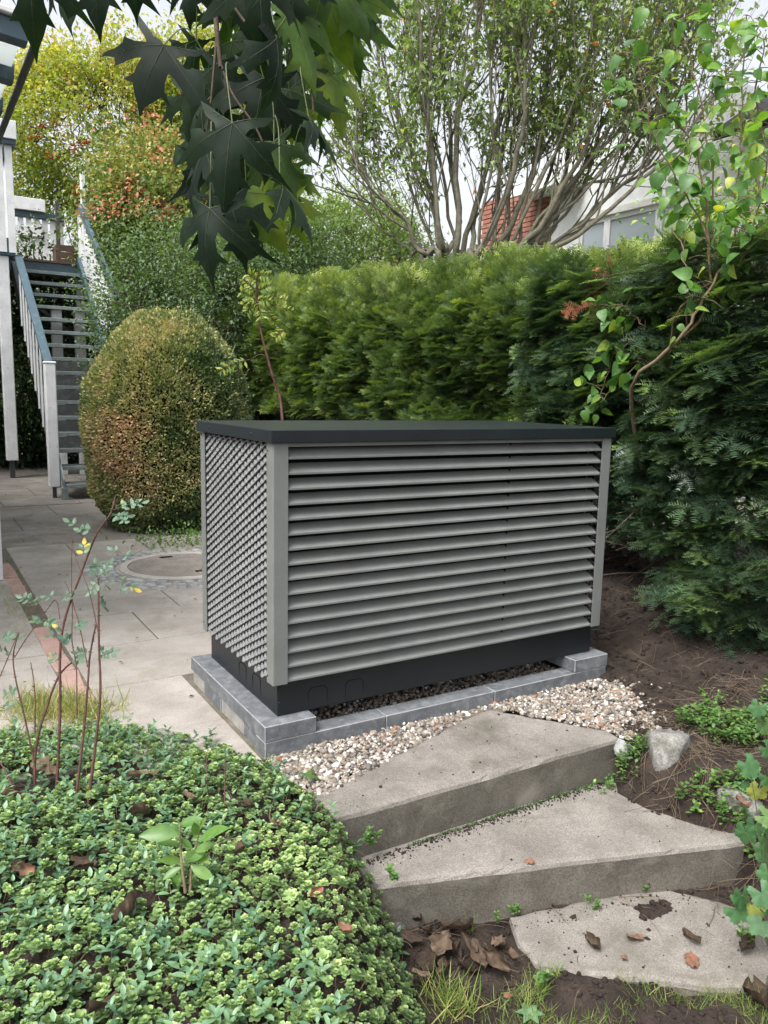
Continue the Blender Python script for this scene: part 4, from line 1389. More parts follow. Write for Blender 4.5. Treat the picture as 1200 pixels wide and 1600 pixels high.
for k in range(8):
    p0 = np.array([BC[0], BC[1], -0.12]) + np.r_[rng.normal(size=2) * 0.12, 0]
    S.add(*tube([p0, p0 + np.array([rng.normal() * 0.1, rng.normal() * 0.1, 0.5])], [0.025, 0.02], 6))
S.build('trunk', M['twig'], parent=bx)

shrub('rose_thicket', at(305, 490, 9.6), (1.2, 0.9, 1.05), 300, 75, SL, 0.050, M['blue_green'], 'blue green small leaved thicket rising behind the box bush', tmean=0.45)
shrub('rose_thicket', at(222, 540, 9.8), (0.42, 0.5, 1.3), 110, 70, SL, 0.050, M['dark_green'], 'dark green thicket between staircase and box bush', tmean=0.6)
shrub('spindle_shrub', at(300, 345, 12.3), (1.75, 1.0, 1.4), 420, 75, SL, 0.085, M['spindle'], 'tall yellowing shrub with pink leaves beside the landing', tmean=0.47,
      pink=lambda P: (vnoise(P[:, 0] * 2.2, P[:, 1] * 2.2, P[:, 2] * 2.2) > 0.20) & (((P - at(220, 330, 12.3)) @ RGT) < 0.9))
shrub('green_thicket', at(420, 420, 10.5), (1.0, 0.8, 0.9), 220, 75, SL, 0.055, M['blue_green'], 'mid green thicket left end behind the yew hedge', tmean=0.4)
shrub('pale_shrub', at(555, 405, 11.8), (1.25, 0.9, 0.95), 300, 75, SLN, 0.075, M['pale_green'], 'pale green feathery shrub showing above the hedge left of tree', tmean=0.55)
shrub('under_stair_shrub', at(30, 600, 12.0), (1.5, 0.6, 1.9), 330, 80, SL, 0.085, M['dark_green'], 'dark ivy like shrub under the balcony left of stairs', tmean=0.45)
shrub('under_stair_shrub', at(130, 540, 15.0), (1.7, 0.6, 2.1), 330, 75, SL, 0.09, M['spindle'], 'green shrub seen through the open stair treads', tmean=0.12, tsd=0.14)
shrub('yellow_green_shrub', at(1135, 400, 5.6), (0.5, 0.5, 0.45), 60, 45, SL, 0.055, M['lilac'], 'light yellow green shrub behind the heart leaved canes', tmean=0.6)


def tree_crown_pts(polys, num, depth, dspread):
    pts = []
    return pts


# rowan with berries
rw = shrub('rowan_tree', at(175, 225, 17.2), (2.8, 1.6, 2.15), 500, 66, SL, 0.105, M['rowan'], 'yellowing rowan tree with red berries beyond the landing', 'tree', tmean=0.55, tsd=0.24, clr=0.19, stems=5)
shrub('rowan_tree', at(330, 190, 17.5), (1.8, 1.4, 1.9), 340, 62, SL, 0.095, M['rowan'], 'yellow green tree behind the hanging maple leaves', 'tree', tmean=0.48, tsd=0.22, clr=0.2, stems=5)
S = Soup()
for k in range(30):
    px, py = rng.uniform(25, 330), rng.uniform(70, 330)
    c = at(px, py, 15.6 + rng.random() * 0.8)
    nb_ = 14
    S.inst(BERRY, np.tile(np.eye(3) * 0.024, (nb_, 1, 1)), c + rng.normal(size=(nb_, 3)) * np.array([0.06, 0.06, 0.035]), np.zeros(nb_))
S.build('berries', M['berry'], True, parent=rw, kind='stuff')

# wispy twigs of the rowan top against the sky
S, L = Soup(), Soup()
for k in range(46):
    b0 = at(rng.uniform(30, 190), rng.uniform(150, 230), 16.8 + rng.normal() * 0.3)
    tip = at(rng.uniform(30, 210), rng.uniform(55, 150), 16.8 + rng.normal() * 0.3)
    tt = np.linspace(0, 1, 6)[:, None]
    pts = b0 + (tip - b0) * tt + rng.normal(size=(6, 3)) * 0.03
    S.add(*tube(pts, np.linspace(0.012, 0.004, 6), 4))
    nn = 26
    tq = rng.random(nn)[:, None]
    P = b0 + (tip - b0) * tq + rng.normal(size=(nn, 3)) * 0.09
    L.inst(SLN, frames(rdir(nn) + np.array([0, 0, -0.2]), np.c_[rng.normal(size=(nn, 2)) * 0.5, np.ones(nn)], rng.uniform(0.035, 0.075, nn)), P, np.clip(rng.normal(0.3, 0.25, nn), 0, 1))
S.build('twigs', M['twig'], parent=rw)
L.build('upper_leaves', M['rowan'], parent=rw)

# distant conifer
fc = thing('far_conifer', at(545, 430, 26) * [1, 1, 0], 'small dark conifer far off in the gap left of tree', 'tree')
S, B = Soup(), Soup()
ft = at(545, 335, 26)
B.add(*tube([(ft[0], ft[1], -0.1), (ft[0], ft[1], ft[2])], [0.2, 0.02], 6))
for k in range(900):
    h = rng.random() ** 0.6
    zc = ft[2] - h * 3.6
    rr = 1.15 * h * math.sqrt(rng.random()) + 0.05
    a = rng.uniform(0, 6.28)
    P = np.array([[ft[0] + rr * math.cos(a), ft[1] + rr * math.sin(a), zc - rr * 0.15]])
    S.inst(SLN, frames(np.array([[math.cos(a), math.sin(a), 0.1 + 0.3 * rng.normal()]]), np.array([[0, 0, 1.0]]), rng.uniform(0.2, 0.4)), P, [rng.random()])
S.build('crown', M['far_green'], parent=fc)
B.build('trunk', M['bark'], parent=fc)

# ------------------------------------------------------------------ many stemmed tree
ct = thing('cornel_tree', (3.9, 4.5, -0.13), 'many stemmed tree with grey bark fanning out above the hedge', 'tree')
TB, TL = Soup(), Soup()
CL = simple_leaf(0.45, 0.10, 0.25)
leafP, leafD = [], []


def limb(pts, r0, r1, sides=7):
    TB.add(*tube(pts, np.linspace(r0, r1, len(pts)), sides))


def smooth_path(ctrl, nseg):
    ctrl = np.array(ctrl)
    k = len(ctrl)
    tt = np.linspace(0, k - 1, nseg)
    out = []
    for t in tt:
        i_ = min(int(t), k - 2)
        f_ = t - i_
        p0, p1, p2, p3 = ctrl[max(i_ - 1, 0)], ctrl[i_], ctrl[i_ + 1], ctrl[min(i_ + 2, k - 1)]
        out.append(0.5 * ((2 * p1) + (-p0 + p2) * f_ + (2 * p0 - 5 * p1 + 4 * p2 - p3) * f_ ** 2 + (-p0 + 3 * p1 - 3 * p2 + p3) * f_ ** 3))
    return np.array(out)


def grow(p, d, L, r, level):
    nseg = 7 if level < 2 else 5
    pts = [p]
    dd = d / np.linalg.norm(d)
    for k in range(nseg - 1):
        dd = dd + rng.normal(size=3) * (0.10 if level < 2 else 0.16) + np.array([0, 0, 0.10 if level < 2 else 0.04])
        dd /= np.linalg.norm(dd)
        pts.append(pts[-1] + dd * L / (nseg - 1))
    pts = np.array(pts)
    limb(pts, r, r * 0.35, 5 if level < 2 else 4)
    if level >= 1:
        nl = rng.integers(2, 4) if level == 1 else rng.integers(4, 8)
        if pts[0][2] < 3.6 and rng.random() < 0.7 and (pts[0] - at(680, 300, 8.5)) @ RGT > 0: nl = 1
        for k in range(nl):
            q = pts[rng.integers(1 if level > 1 else 3, nseg)] + rng.normal(size=3) * 0.02
            leafP.append(q)
            leafD.append(dd * 0.5 + rng.normal(size=3) * 0.6 + np.array([0, 0, -0.5]))
    if level < 2:
        for k in range(5 if level == 0 else 4):
            a = rng.integers(2, nseg)
            nd = dd * 0.9 + rng.normal(size=3) * 0.5 + np.array([0, 0, 0.35])
            grow(pts[a], nd, L * rng.uniform(0.4, 0.65), r * 0.42, level + 1)


stems = [  # pixel way points (x, y) and depth shift along the stem, base radius
    ([(672, 425), (660, 395), (625, 335), (570, 280), (520, 215)], -0.3, 0.045),
    ([(676, 425), (662, 395), (625, 350), (580, 320), (530, 290)], 0.3, 0.035),
    ([(685, 425), (683, 390), (672, 240), (662, 120), (640, -60)], 0.1, 0.055),
    ([(695, 425), (690, 380), (655, 260), (600, 120), (560, -20)], 0.7, 0.045),
    ([(706, 425), (713, 390), (715, 200), (745, 75), (760, -80)], -0.2, 0.060),
    ([(716, 425), (722, 400), (750, 300), (785, 150), (800, -60)], 0.4, 0.055),
    ([(726, 425), (745, 400), (800, 280), (820, 150), (815, -80)], -0.6, 0.060),
    ([(742, 425), (765, 400), (820, 310), (850, 175), (862, -60)], 0.2, 0.060),
    ([(756, 425), (790, 405), (850, 340), (920, 225), (950, 125), (985, -40)], -0.5, 0.055),
    ([(768, 425), (800, 400), (880, 310), (950, 200), (1050, 60), (1080, -40)], 0.6, 0.050),
    ([(790, 425), (815, 395), (860, 370), (880, 260), (920, 75), (930, -60)], 1.0, 0.055),
    ([(800, 425), (840, 390), (895, 370), (980, 300), (1050, 240), (1130, 130)], -0.4, 0.048),
    ([(812, 425), (850, 400), (920, 335), (1010, 265), (1090, 210)], 0.3, 0.040),
    ([(700, 425), (716, 360), (700, 200), (690, 60), (700, -80)], 1.3, 0.050),
    ([(662, 425), (645, 395), (600, 360), (545, 310)], 0.8, 0.030),
    ([(735, 425), (745, 340), (770, 220), (830, 60), (880, -60)], 1.4, 0.045),
]
for k in range(12):
    x0_ = rng.uniform(672, 815)
    lean = (x0_ - 735) * 2.0 + rng.normal() * 60
    stems.append(([(x0_, 425), (x0_ + lean * 0.12, 385), (x0_ + lean * 0.5 + rng.normal() * 12, 250), (x0_ + lean * 0.85, 100), (x0_ + lean * 1.0, -60)], rng.uniform(-0.8, 1.6), rng.uniform(0.028, 0.045)))
for k in range(7):
    x0_ = rng.uniform(770, 830)
    stems.append(([(x0_, 425), (x0_ + 40, 385), (x0_ + 110 + rng.normal() * 15, 300 + rng.normal() * 20), (x0_ + 200 + rng.normal() * 25, 190 + rng.normal() * 25), (x0_ + 280, 70 + rng.normal() * 30), (x0_ + 310, -50)], rng.uniform(-0.5, 1.2), rng.uniform(0.025, 0.04)))
TD = 8.5
for ctrl, ds, r0 in stems:
    k = len(ctrl)
    pw = [at(x, y, TD + ds * q / (k - 1)) for q, (x, y) in enumerate(ctrl)]
    root = at(735, 425, TD)
    root[:2] = root[:2] * 0.45 + pw[0][:2] * 0.55
    root[2] = -0.13
    path = smooth_path([root] + pw, 22)
    path[1:] += rng.normal(size=(21, 3)) * 0.018
    limb(path, r0 * 0.80, r0 * 0.24, 8)
    for q in range(7):
        a = rng.integers(9, 22)
        tg = path[a] - path[a - 1]
        tg /= np.linalg.norm(tg)
        nd = tg + rng.normal(size=3) * 0.34 + np.array([0, 0, 0.25])
        grow(path[a], nd, rng.uniform(0.8, 1.7), r0 * 0.27, 0)
TB.build('trunk', M['bark'], True, parent=ct)
lp, ld = np.array(leafP), np.array(leafD)
nn = len(lp)
t = np.clip(rng.normal(0.45, 0.2, nn), 0, 0.9)
t[rng.random(nn) < 0.008] = 1.0
TL.inst(CL, frames(ld, np.c_[rng.normal(size=(nn, 2)) * 0.7, np.ones(nn)], rng.uniform(0.055, 0.105, nn)), lp, t)
TL.build('crown', M['cornel'], parent=ct)
print('tree leaves', nn)

# ------------------------------------------------------------------ heart leaved shrub at the right
hl = thing('heart_leaf_shrub', onz(1100, 960, 0.0), 'tall lanky shrub with bright heart shaped leaves at right edge', 'shrub')
HLF = good_leaf(0.82, 0.10, 0.30, HEART)
canes = [
    ([(1022, 625), (1057, 534), (1098, 470), (1146, 400), (1215, 320)], 3.55, 3.3, 0.011),
    ([(1085, 575), (1094, 501), (1108, 430), (1106, 340), (1090, 240), (1040, 170), (1000, 100)], 3.6, 3.3, 0.009),
    ([(1110, 570), (1116, 460), (1112, 340), (1110, 250), (1085, 120), (1060, 30)], 3.7, 3.5, 0.007),
    ([(1095, 560), (1075, 450), (1050, 355)], 3.5, 3.4, 0.007),
    ([(1120, 540), (1112, 420), (1085, 330), (1045, 260), (1012, 175), (990, 60)], 3.6, 3.2, 0.006),
    ([(1130, 560), (1140, 430), (1150, 300), (1160, 160), (1165, 20)], 3.7, 3.4, 0.008),
    ([(1150, 560), (1165, 420), (1185, 300), (1180, 150), (1195, 60)], 3.6, 3.3, 0.008),
    ([(1120, 500), (1150, 420), (1178, 350), (1195, 270), (1190, 190)], 3.4, 3.1, 0.006),
    ([(1105, 480), (1070, 400), (1060, 330), (1075, 260), (1100, 200), (1130, 110)], 3.7, 3.5, 0.006),
    ([(1060, 560), (1010, 520), (975, 480), (955, 480)], 3.9, 4.1, 0.005),
    ([(1050, 590), (1010, 560), (975, 530), (950, 580), (932, 630)], 3.9, 4.2, 0.004),
    ([(1080, 600), (1020, 575), (985, 560), (960, 600), (940, 628), (925, 640)], 3.9, 4.25, 0.004),
]
S = Soup()
LP, LD = [], []
allpts = []
for ci, (ctrl, d0, d1, r0) in enumerate(canes):
    k = len(ctrl)
    pw = [at(x, y, d0 + (d1 - d0) * q / (k - 1)) for q, (x, y) in enumerate(ctrl)]
    g = at(ctrl[0][0] + 40, 930, d0 + 1.1)
    pw[0] = pw[0] + FWD * 0.35
    path = smooth_path(([g] if ci < 9 else []) + pw, 26)
    path += rng.normal(size=path.shape) * 0.006
    S.add(*tube(path, np.linspace(r0, r0 * 0.35, 26), 6))
    a0 = 12 if ci < 9 else 6
    if ci == 3: continue
    for q in range(a0, 26):
        if rng.random() < (0.15 if ci == 0 else 0.0): continue
        for sg in (-1, 1):
            if rng.random() < (0.12 if ci < 9 else 0.6): continue
            tg = path[min(q + 1, 25)] - path[q - 1]
            side = np.cross(tg, FWD)
            side /= np.linalg.norm(side)
            # short side twig with one to three leaves
            m_ = rng.integers(1, 4)
            tw = path[q] + side * sg * rng.uniform(0.02, 0.09) + rng.normal(size=3) * 0.03
            S.add(*tube([path[q], (path[q] + tw) / 2 + [0, 0, 0.01], tw], [0.0022, 0.0018, 0.0012], 4))
            for e in range(m_):
                LP.append(tw + rng.normal(size=3) * 0.03)
                LD.append(side * sg * 0.5 + rng.normal(size=3) * 0.55 + np.array([0, 0, -0.45]))
S.build('canes', M['tanstem'], True, parent=hl)
LP, LD = np.array(LP), np.array(LD)
nn = len(LP)
proto = {}
lat = (LP - at(1100, 200, 3.4)) @ RGT
t = np.clip(0.55 + 0.2 * rng.normal(size=nn) + 0.35 * lat, 0, 1)
Mx = frames(LD, np.c_[rng.normal(size=(nn, 3)) * 0.45 - FWD * 0.55 + np.array([0, 0, 0.55])], rng.uniform(0.040, 0.078, nn))
order = np.argsort(-np.linalg.norm(Mx[:, :, 1], axis=1))
# the 300 largest leaves are parts of their own, the rest is one mass
big = order[:280]
for v_ in range(8):
    V, F = good_leaf(0.78 + 0.1 * rng.random(), 0.06 + 0.12 * rng.random(), 0.15 + 0.35 * rng.random(), HEART)
    tv = (v_ + 0.5) / 8
    proto[v_] = mesh('leaf', V, F, M['lilac'], True, np.full(len(V), tv * 0.95), parent=hl)
    proto[v_].data.transform(Matrix.Translation(Vector(ORG[hl.name])))
used = set()
for b_ in big:
    v_ = int(min(7, t[b_] * 8))
    o = proto[v_] if v_ not in used else copyobj(proto[v_], hl)
    used.add(v_)
    mm = Matrix([list(r) + [0] for r in Mx[b_]] + [[0, 0, 0, 1]])
    mm.translation = Vector(LP[b_] - ORG[hl.name])
    o.matrix_local = mm
for v_ in proto:
    if v_ not in used:
        bpy.data.objects.remove(proto[v_])
rest = order[280:]
S = Soup()
S.inst(HLF, Mx[rest], LP[rest], t[rest])
S.build('small_leaves', M['lilac'], True, parent=hl, kind='stuff')
print('heart leaves', nn)

# ------------------------------------------------------------------ yellow sapling behind the enclosure
sp = thing('sapling', onz(445, 905, -0.12), 'thin sapling with yellow feathery leaves behind the enclosure', 'sapling')
SD = 5.6
trunk = smooth_path([onz(448, 905, -0.12), at(441, 650, SD), at(425, 585, SD), at(408, 520, SD), at(400, 470, SD), at(403, 425, SD)], 24)
S, L = Soup(), Soup()
S.add(*tube(trunk, np.linspace(0.013, 0.004, 24), 6))
fr = [((400, 470), (375, 455)), ((400, 472), (460, 488)), ((402, 462), (450, 470)), ((400, 465), (385, 490)), ((401, 455), (378, 435)), ((402, 455), (425, 445)), ((400, 475), (432, 505)), ((401, 470), (410, 500)), ((403, 440), (388, 428)), ((403, 430), (420, 432)), ((415, 545), (445, 515)), ((445, 515), (430, 528)), ((418, 555), (390, 562)), ((390, 562), (340, 580)), ((400, 470), (420, 470)), ((400, 466), (378, 478))]
for (a, b_) in fr:
    pa, pb_ = at(*a, SD), at(*b_, SD + rng.normal() * 0.1)
    S.add(*tube([pa, (pa + pb_) / 2 + [0, 0, 0.02], pb_], [0.003, 0.0025, 0.0015], 4))
    if abs(a[0] - 415) < 8 and a[1] > 540: continue
    ax = pb_ - pa
    nl = 9
    for q in range(nl):
        for sg in (-1, 1):
            c = pa + ax * (0.15 + 0.85 * q / nl)
            sd_ = np.cross(ax, FWD)
            sd_ /= np.linalg.norm(sd_)
            L.inst(SLN, frames((ax / np.linalg.norm(ax) * 0.5 + sd_ * sg + rng.normal(size=3) * 0.2)[None], (-FWD + rng.normal(size=3) * 0.5 + np.array([0, 0, 0.7]))[None], rng.uniform(0.04, 0.062)), c[None], [rng.random()])
S.build('stem', M['cane'], True, parent=sp)
L.build('foliage', M['sumac'], parent=sp)

# ------------------------------------------------------------------ left bed: stonecrop, periwinkle, litter
def sedum_tmpl(seed):
    r2 = np.random.default_rng(seed)
    V, F, T = [], [], []
    lv, lf = good_leaf(0.78, 0.10, 0.18, [(0, 0.22), (0.45, 0.75), (0.78, 1.0), (1.0, 0.35)])
    for tier, (nl, el, ln, z, tt) in enumerate(((5, 0.35, 1.0, 0.0, -0.17), (5, 0.75, 0.85, 0.30, 0.02), (4, 1.1, 0.58, 0.55, 0.11), (3, 1.35, 0.32, 0.68, 0.17))):
        for k in range(nl):
            a = 2 * math.pi * (k + 0.5 * tier) / nl + r2.normal() * 0.15
            e = el + r2.normal() * 0.12
            d = np.array([[math.cos(a) * math.cos(e), math.sin(a) * math.cos(e), math.sin(e)]])
            u = np.array([[-math.cos(a) * math.sin(e), -math.sin(a) * math.sin(e), math.cos(e)]])
            Mx_ = frames(d, u, ln * r2.uniform(0.85, 1.1))
            vv = lv @ Mx_[0].T + np.array([0, 0, z])
            F.append(lf + len(V) * len(lv))
            V.append(vv)
            T.append(np.full(len(lv), tt + r2.normal() * 0.05))
    return np.concatenate(V), np.concatenate(F), np.concatenate(T)


SED = [sedum_tmpl(s) for s in range(5)]


def bed_pts(num, spacing, mask):
    """dart throwing in the bed"""
    x = rng.uniform(-1.75, 0.14, num)
    y = rng.uniform(-1.35, 0.62, num)
    ex = np.interp(-y, -BED_E[:, 1], BED_E[:, 0])
    k = (y < bed_top(x) + 0.02) & (x < ex + 0.025) & mask(x, y)
    x, y = x[k], y[k]
    cell = {}
    keep = []
    for q in range(len(x)):
        cx, cy = int(x[q] / spacing), int(y[q] / spacing)
        ok = True
        for a in (-1, 0, 1):
            for b_ in (-1, 0, 1):
                for e in cell.get((cx + a, cy + b_), ()):
                    if (x[e] - x[q]) ** 2 + (y[e] - y[q]) ** 2 < spacing ** 2: ok = False
        if ok:
            cell.setdefault((cx, cy), []).append(q)
            keep.append(q)
    return x[keep], y[keep]


HOLES = [(*onz(px_, py_, -0.06)[:2], hr_) for px_, py_, hr_ in ((222, 1222, .05), (292, 1252, .03), (217, 1285, .05), (43, 1368, .045), (130, 1358, .04), (206, 1440, .055), (371, 1420, .035), (70, 1220, .07), (30, 1290, .07), (433, 1296, .03), (375, 1337, .04), (275, 1400, .03), (310, 1150, .05), (150, 1300, .05), (300, 1500, .03), (470, 1480, .03))]


def sedmask(x, y):
    # thick toward the front and the steps, patchy toward the rose canes
    front = sstep(0.15, -0.50, y) * 0.72 + 0.30 + 0.25 * sstep(-0.9, -0.2, x)
    for hx, hy, hr in HOLES: front = front - 1.2 * np.exp(-((x - hx) ** 2 + (y - hy) ** 2) / hr ** 2)
    return rng.random(x.shape) < np.clip(front + 1.3 * vnoise(x * 6.5, y * 6.5, 2.0), 0, 1)


def ground_normal(x, y, e=0.02):
    gx = (H0(x + e, y) - H0(x - e, y)) / (2 * e)
    gy_ = (H0(x, y + e) - H0(x, y - e)) / (2 * e)
    nn_ = np.stack([-gx, -gy_, np.ones_like(gx)], -1)
    return nn_ / np.linalg.norm(nn_, axis=1, keepdims=True)


x, y = bed_pts(90000, 0.0155, sedmask)
nn = len(x)
print('sedum', nn)
gn = ground_normal(x, y)
z = H(x, y) + 0.018 + 0.028 * rng.random(nn) + 0.03 * vnoise(x * 8, y * 8, 6.0)
P = np.stack([x, y, z], -1)
axis_ = gn * 0.55 + np.array([0, 0, 0.6]) + rng.normal(size=(nn, 3)) * 0.22
dirx = rdir(nn)
Zc = axis_ / np.linalg.norm(axis_, axis=1, keepdims=True)
Xc = np.cross(dirx, Zc)
Xc /= np.linalg.norm(Xc, axis=1, keepdims=True)
Yc = np.cross(Zc, Xc)
sc = np.clip(rng.lognormal(math.log(0.0116), 0.30, nn), 0.005, 0.019) * (1 + 0.25 * vnoise(x * 4, y * 4, 3.0))
Mx = np.stack([Xc, Yc, Zc], 2) * sc[:, None, None]
t = np.clip(0.47 + 0.18 * rng.normal(size=nn) + 0.40 * vnoise(x * 3.5, y * 3.5, 1.0), 0.12, 0.85)
vv_ = rng.integers(0, 5, nn)
S = Soup()
for q in range(5): S.inst(SED[q], Mx[vv_ == q], P[vv_ == q], t[vv_ == q])
S.build('stonecrop', M['sedum'], True, kind='stuff', label='dense light green stonecrop carpet covering the left bed', cat='ground cover')
# its stems
S = Soup()
for q in range(0, nn, 2):
    b0 = P[q] - Zc[q] * 0.035 + rng.normal(size=3) * 0.008
    S.add(*tube([b0, P[q]], [0.0013, 0.0016], 3))
S.build('stonecrop_stems', M['tanstem'], kind='stuff', label='thin brown stems under the stonecrop', cat='ground cover')

# periwinkle
VL = good_leaf(0.46, 0.07, 0.22, [(0, 0.1), (0.2, 0.75), (0.45, 1.0), (0.72, 0.75), (1.0, 0.03)])
x, y = bed_pts(9000, 0.040, lambda x, y: rng.random(x.shape) < np.clip(0.62 * sstep(-0.25, -0.75, x) + 0.26 + 0.9 * vnoise(x * 4, y * 4, 8.0) - 0.35 * sstep(-0.3, -0.6, y) * sstep(-0.5, -0.2, x), 0, 1))
S = Soup()
for q in range(len(x)):
    g = np.array([x[q], y[q], H(x[q], y[q])])
    dd = np.array([rng.normal() * 0.45, rng.normal() * 0.45, 1.0])
    dd /= np.linalg.norm(dd)
    Ls = rng.uniform(0.05, 0.10)
    a0 = rng.uniform(0, 6.28)
    tq = rng.uniform(0.1, 0.85)
    for pr_ in range(4):
        c = g + dd * Ls * (0.35 + 0.22 * pr_)
        for sg in (0, math.pi):
            a = a0 + pr_ * math.pi / 2 + sg + rng.normal() * 0.2
            e = 0.15 + 0.22 * pr_ + rng.normal() * 0.15
            d = np.array([[math.cos(a) * math.cos(e), math.sin(a) * math.cos(e), math.sin(e)]])
            u = np.array([[-math.cos(a) * math.sin(e), -math.sin(a) * math.sin(e), math.cos(e)]])
            S.inst(VL, frames(d, u, rng.uniform(0.024, 0.040) * (1 - 0.12 * pr_)), c[None], [np.clip(tq + 0.08 * pr_ + rng.normal() * 0.08, 0, 1)])
S.build('periwinkle', M['vinca'], True, kind='stuff', label='bluish green periwinkle shoots spread among the stonecrop', cat='ground cover')

# tangle of dry stems and straw in the bed and on the bank
S = Soup()


def straw(x, y, num, L0, L1, S, lift=0.02):
    for q in range(num):
        px_, py_ = x[q], y[q]
        a = rng.uniform(0, 6.28)
        L_ = rng.uniform(L0, L1)
        p0 = np.array([px_, py_, H(px_, py_) + lift * rng.random()])
        p2 = p0 + np.array([math.cos(a) * L_, math.sin(a) * L_, 0])
        p2[2] = max(H(p2[0], p2[1]), p0[2] - 0.05) + lift * rng.random()
        p1 = (p0 + p2) / 2 + np.array([rng.normal() * 0.012, rng.normal() * 0.012, lift * rng.random() * 0.6])
        r_ = rng.uniform(0.0005, 0.0012)
        tt_ = np.linspace(0, 1, 6)[:, None]
        S.add(*tube((1 - tt_) ** 2 * p0 + 2 * tt_ * (1 - tt_) * p1 + tt_ ** 2 * p2, [r_] * 5 + [r_ * 0.6], 3))


x, y = bed_pts(5000, 0.03, lambda x, y: rng.random(x.shape) < 0.5)
straw(x, y, min(900, len(x)), 0.03, 0.10, S, 0.035)
x = np.concatenate([rng.uniform(1.02, 1.9, 900), rng.uniform(0.05, 1.1, 240), rng.uniform(1.4, 2.5, 160)])
y = np.concatenate([rng.uniform(-1.15, -0.42, 900), rng.uniform(-1.45, -0.66, 240), rng.uniform(-0.4, 0.7, 160)])
kp = ~((y > -1.0) & (y > -0.645 + (x - 0.016) * (-0.34)) & (x < 1.05) & (y < -0.5)) & ~((x > 0.32) & (x < 0.95) & (rng.random(len(x)) < 0.75) & (y < -0.8))
x, y = x[kp], y[kp]
straw(x, y, len(x), 0.03, 0.13, S, 0.025)
S.build('dry_stalks', M['straw'], kind='stuff', label='thin dry stalks and straw littering beds and soil', cat='litter')

# soil crumbs and grit
S = Soup()
nn = 5200
x = np.concatenate([rng.uniform(1.15, 2.9, 3200), rng.uniform(0.0, 1.1, 2000)])
y = np.concatenate([rng.uniform(-0.75, 1.2, 3200), rng.uniform(-1.5, -0.62, 2000)])
zz = H(x, y)
s = np.clip(rng.lognormal(math.log(0.0042), 0.5, nn), 0.002, 0.014)
vv_ = rng.integers(0, 5, nn)
Mx = frames(rdir(nn), rdir(nn), s)
P = np.stack([x, y, zz + s * 0.3], -1)
SP = [simple for simple in PEB]
bm = bmesh.new()
bmesh.ops.create_icosphere(bm, subdivisions=1, radius=1)
CR = (np.array([v_.co[:] for v_ in bm.verts]) * (1 + 0.2 * rng.normal(size=(12, 1))[:len(bm.verts)]) if len(bm.verts) == 12 else np.array([v_.co[:] for v_ in bm.verts]), np.array([[q.index for q in f.verts] for f in bm.faces]))
bm.free()
S.inst(CR, Mx, P, np.zeros(nn))
nn = 900
xq_, yq_ = rng.uniform(1.3, 2.9, nn), rng.uniform(-0.6, 1.0, nn)
kq = vnoise(xq_ * 3, yq_ * 3, 2.0) > -0.1
xq_, yq_ = xq_[kq], yq_[kq]
nn = len(xq_)
sq_ = np.clip(rng.lognormal(math.log(0.009), 0.45, nn), 0.004, 0.026)
S.inst(PEB[3], frames(rdir(nn), rdir(nn), sq_), np.c_[xq_, yq_, H(xq_, yq_) + sq_ * 0.15], np.zeros(nn))
nn = 1500
xa_ = rng.uniform(0.0, 1.15, nn)
ya_ = np.where(rng.random(nn) < 0.55, -0.535 - np.abs(rng.normal(size=nn)) * 0.018, rng.uniform(-1.0, -0.53, nn))
kp = (ya_ > -0.63 + (xa_ - 0.016) * (-0.34)) & ((ya_ > -0.60) | (rng.random(nn) < 0.05))
xb_, yb_ = rng.uniform(0.33, 1.05, 900), rng.uniform(-1.32, -0.83, 900)
kb = inpoly(xb_, yb_, [(0.36, -0.80), (0.34, -0.97), (0.80, -1.34), (1.06, -1.20), (0.92, -0.93)]) & ((rng.random(900) < 0.10) | (yb_ > -0.86 - (xb_ - 0.36) * 0.28))
xc_, yc_ = rng.uniform(0.0, 1.1, 70), rng.uniform(-0.50, -0.12, 70)
kc = inpoly(xc_, yc_, [(-0.03, -0.36), (0.0, -0.50), (1.1, -0.51), (0.86, -0.12)])
Pd = np.concatenate([np.c_[xa_[kp], ya_[kp], np.full(kp.sum(), -0.2565)], np.c_[xb_[kb], yb_[kb], np.full(kb.sum(), -0.3935)], np.c_[xc_[kc], yc_[kc], np.full(kc.sum(), -0.1085)]])
nn = len(Pd)
S.inst(CR, frames(rdir(nn), rdir(nn), np.clip(rng.lognormal(math.log(0.0018), 0.5, nn), 0.0009, 0.006)), Pd, np.zeros(nn))
S.build('soil_crumbs', M['soil'], kind='stuff', label='crumbs of dark soil scattered over bare ground', cat='soil')

# ------------------------------------------------------------------ laurel seedling in the bed
LQ_ = onz(290, 1395, -0.045)
ls = thing('laurel_seedling', LQ_, 'upright seedling with long glossy light green leaves in the bed', 'plant')
top = at(300, 1300, depth_of(LQ_) + 0.03)
S = Soup()
stem_pts = [(LQ_, at(283, 1340, depth_of(LQ_)), at(281, 1285, depth_of(LQ_) + 0.02)), (LQ_ + [0.01, 0, 0], at(300, 1350, depth_of(LQ_) + 0.03), at(312, 1300, depth_of(LQ_) + 0.05))]
for sp_ in stem_pts: S.add(*tube(smooth_path(sp_, 8), np.linspace(0.004, 0.002, 8), 5))
S.build('stem', M['tanstem'], True, parent=ls)
lfs = [((282, 1300), (222, 1303)), ((280, 1290), (312, 1278)), ((282, 1320), (246, 1318)), ((305, 1310), (322, 1283)), ((310, 1315), (351, 1292)), ((306, 1330), (330, 1318)), ((285, 1345), (250, 1345)), ((298, 1352), (331, 1372)), ((285, 1365), (268, 1396)), ((280, 1310), (300, 1325)), ((290, 1335), (322, 1340)), ((283, 1355), (255, 1372)), ((280, 1295), (268, 1287)), ((295, 1345), (318, 1335)), ((308, 1305), (303, 1285))]
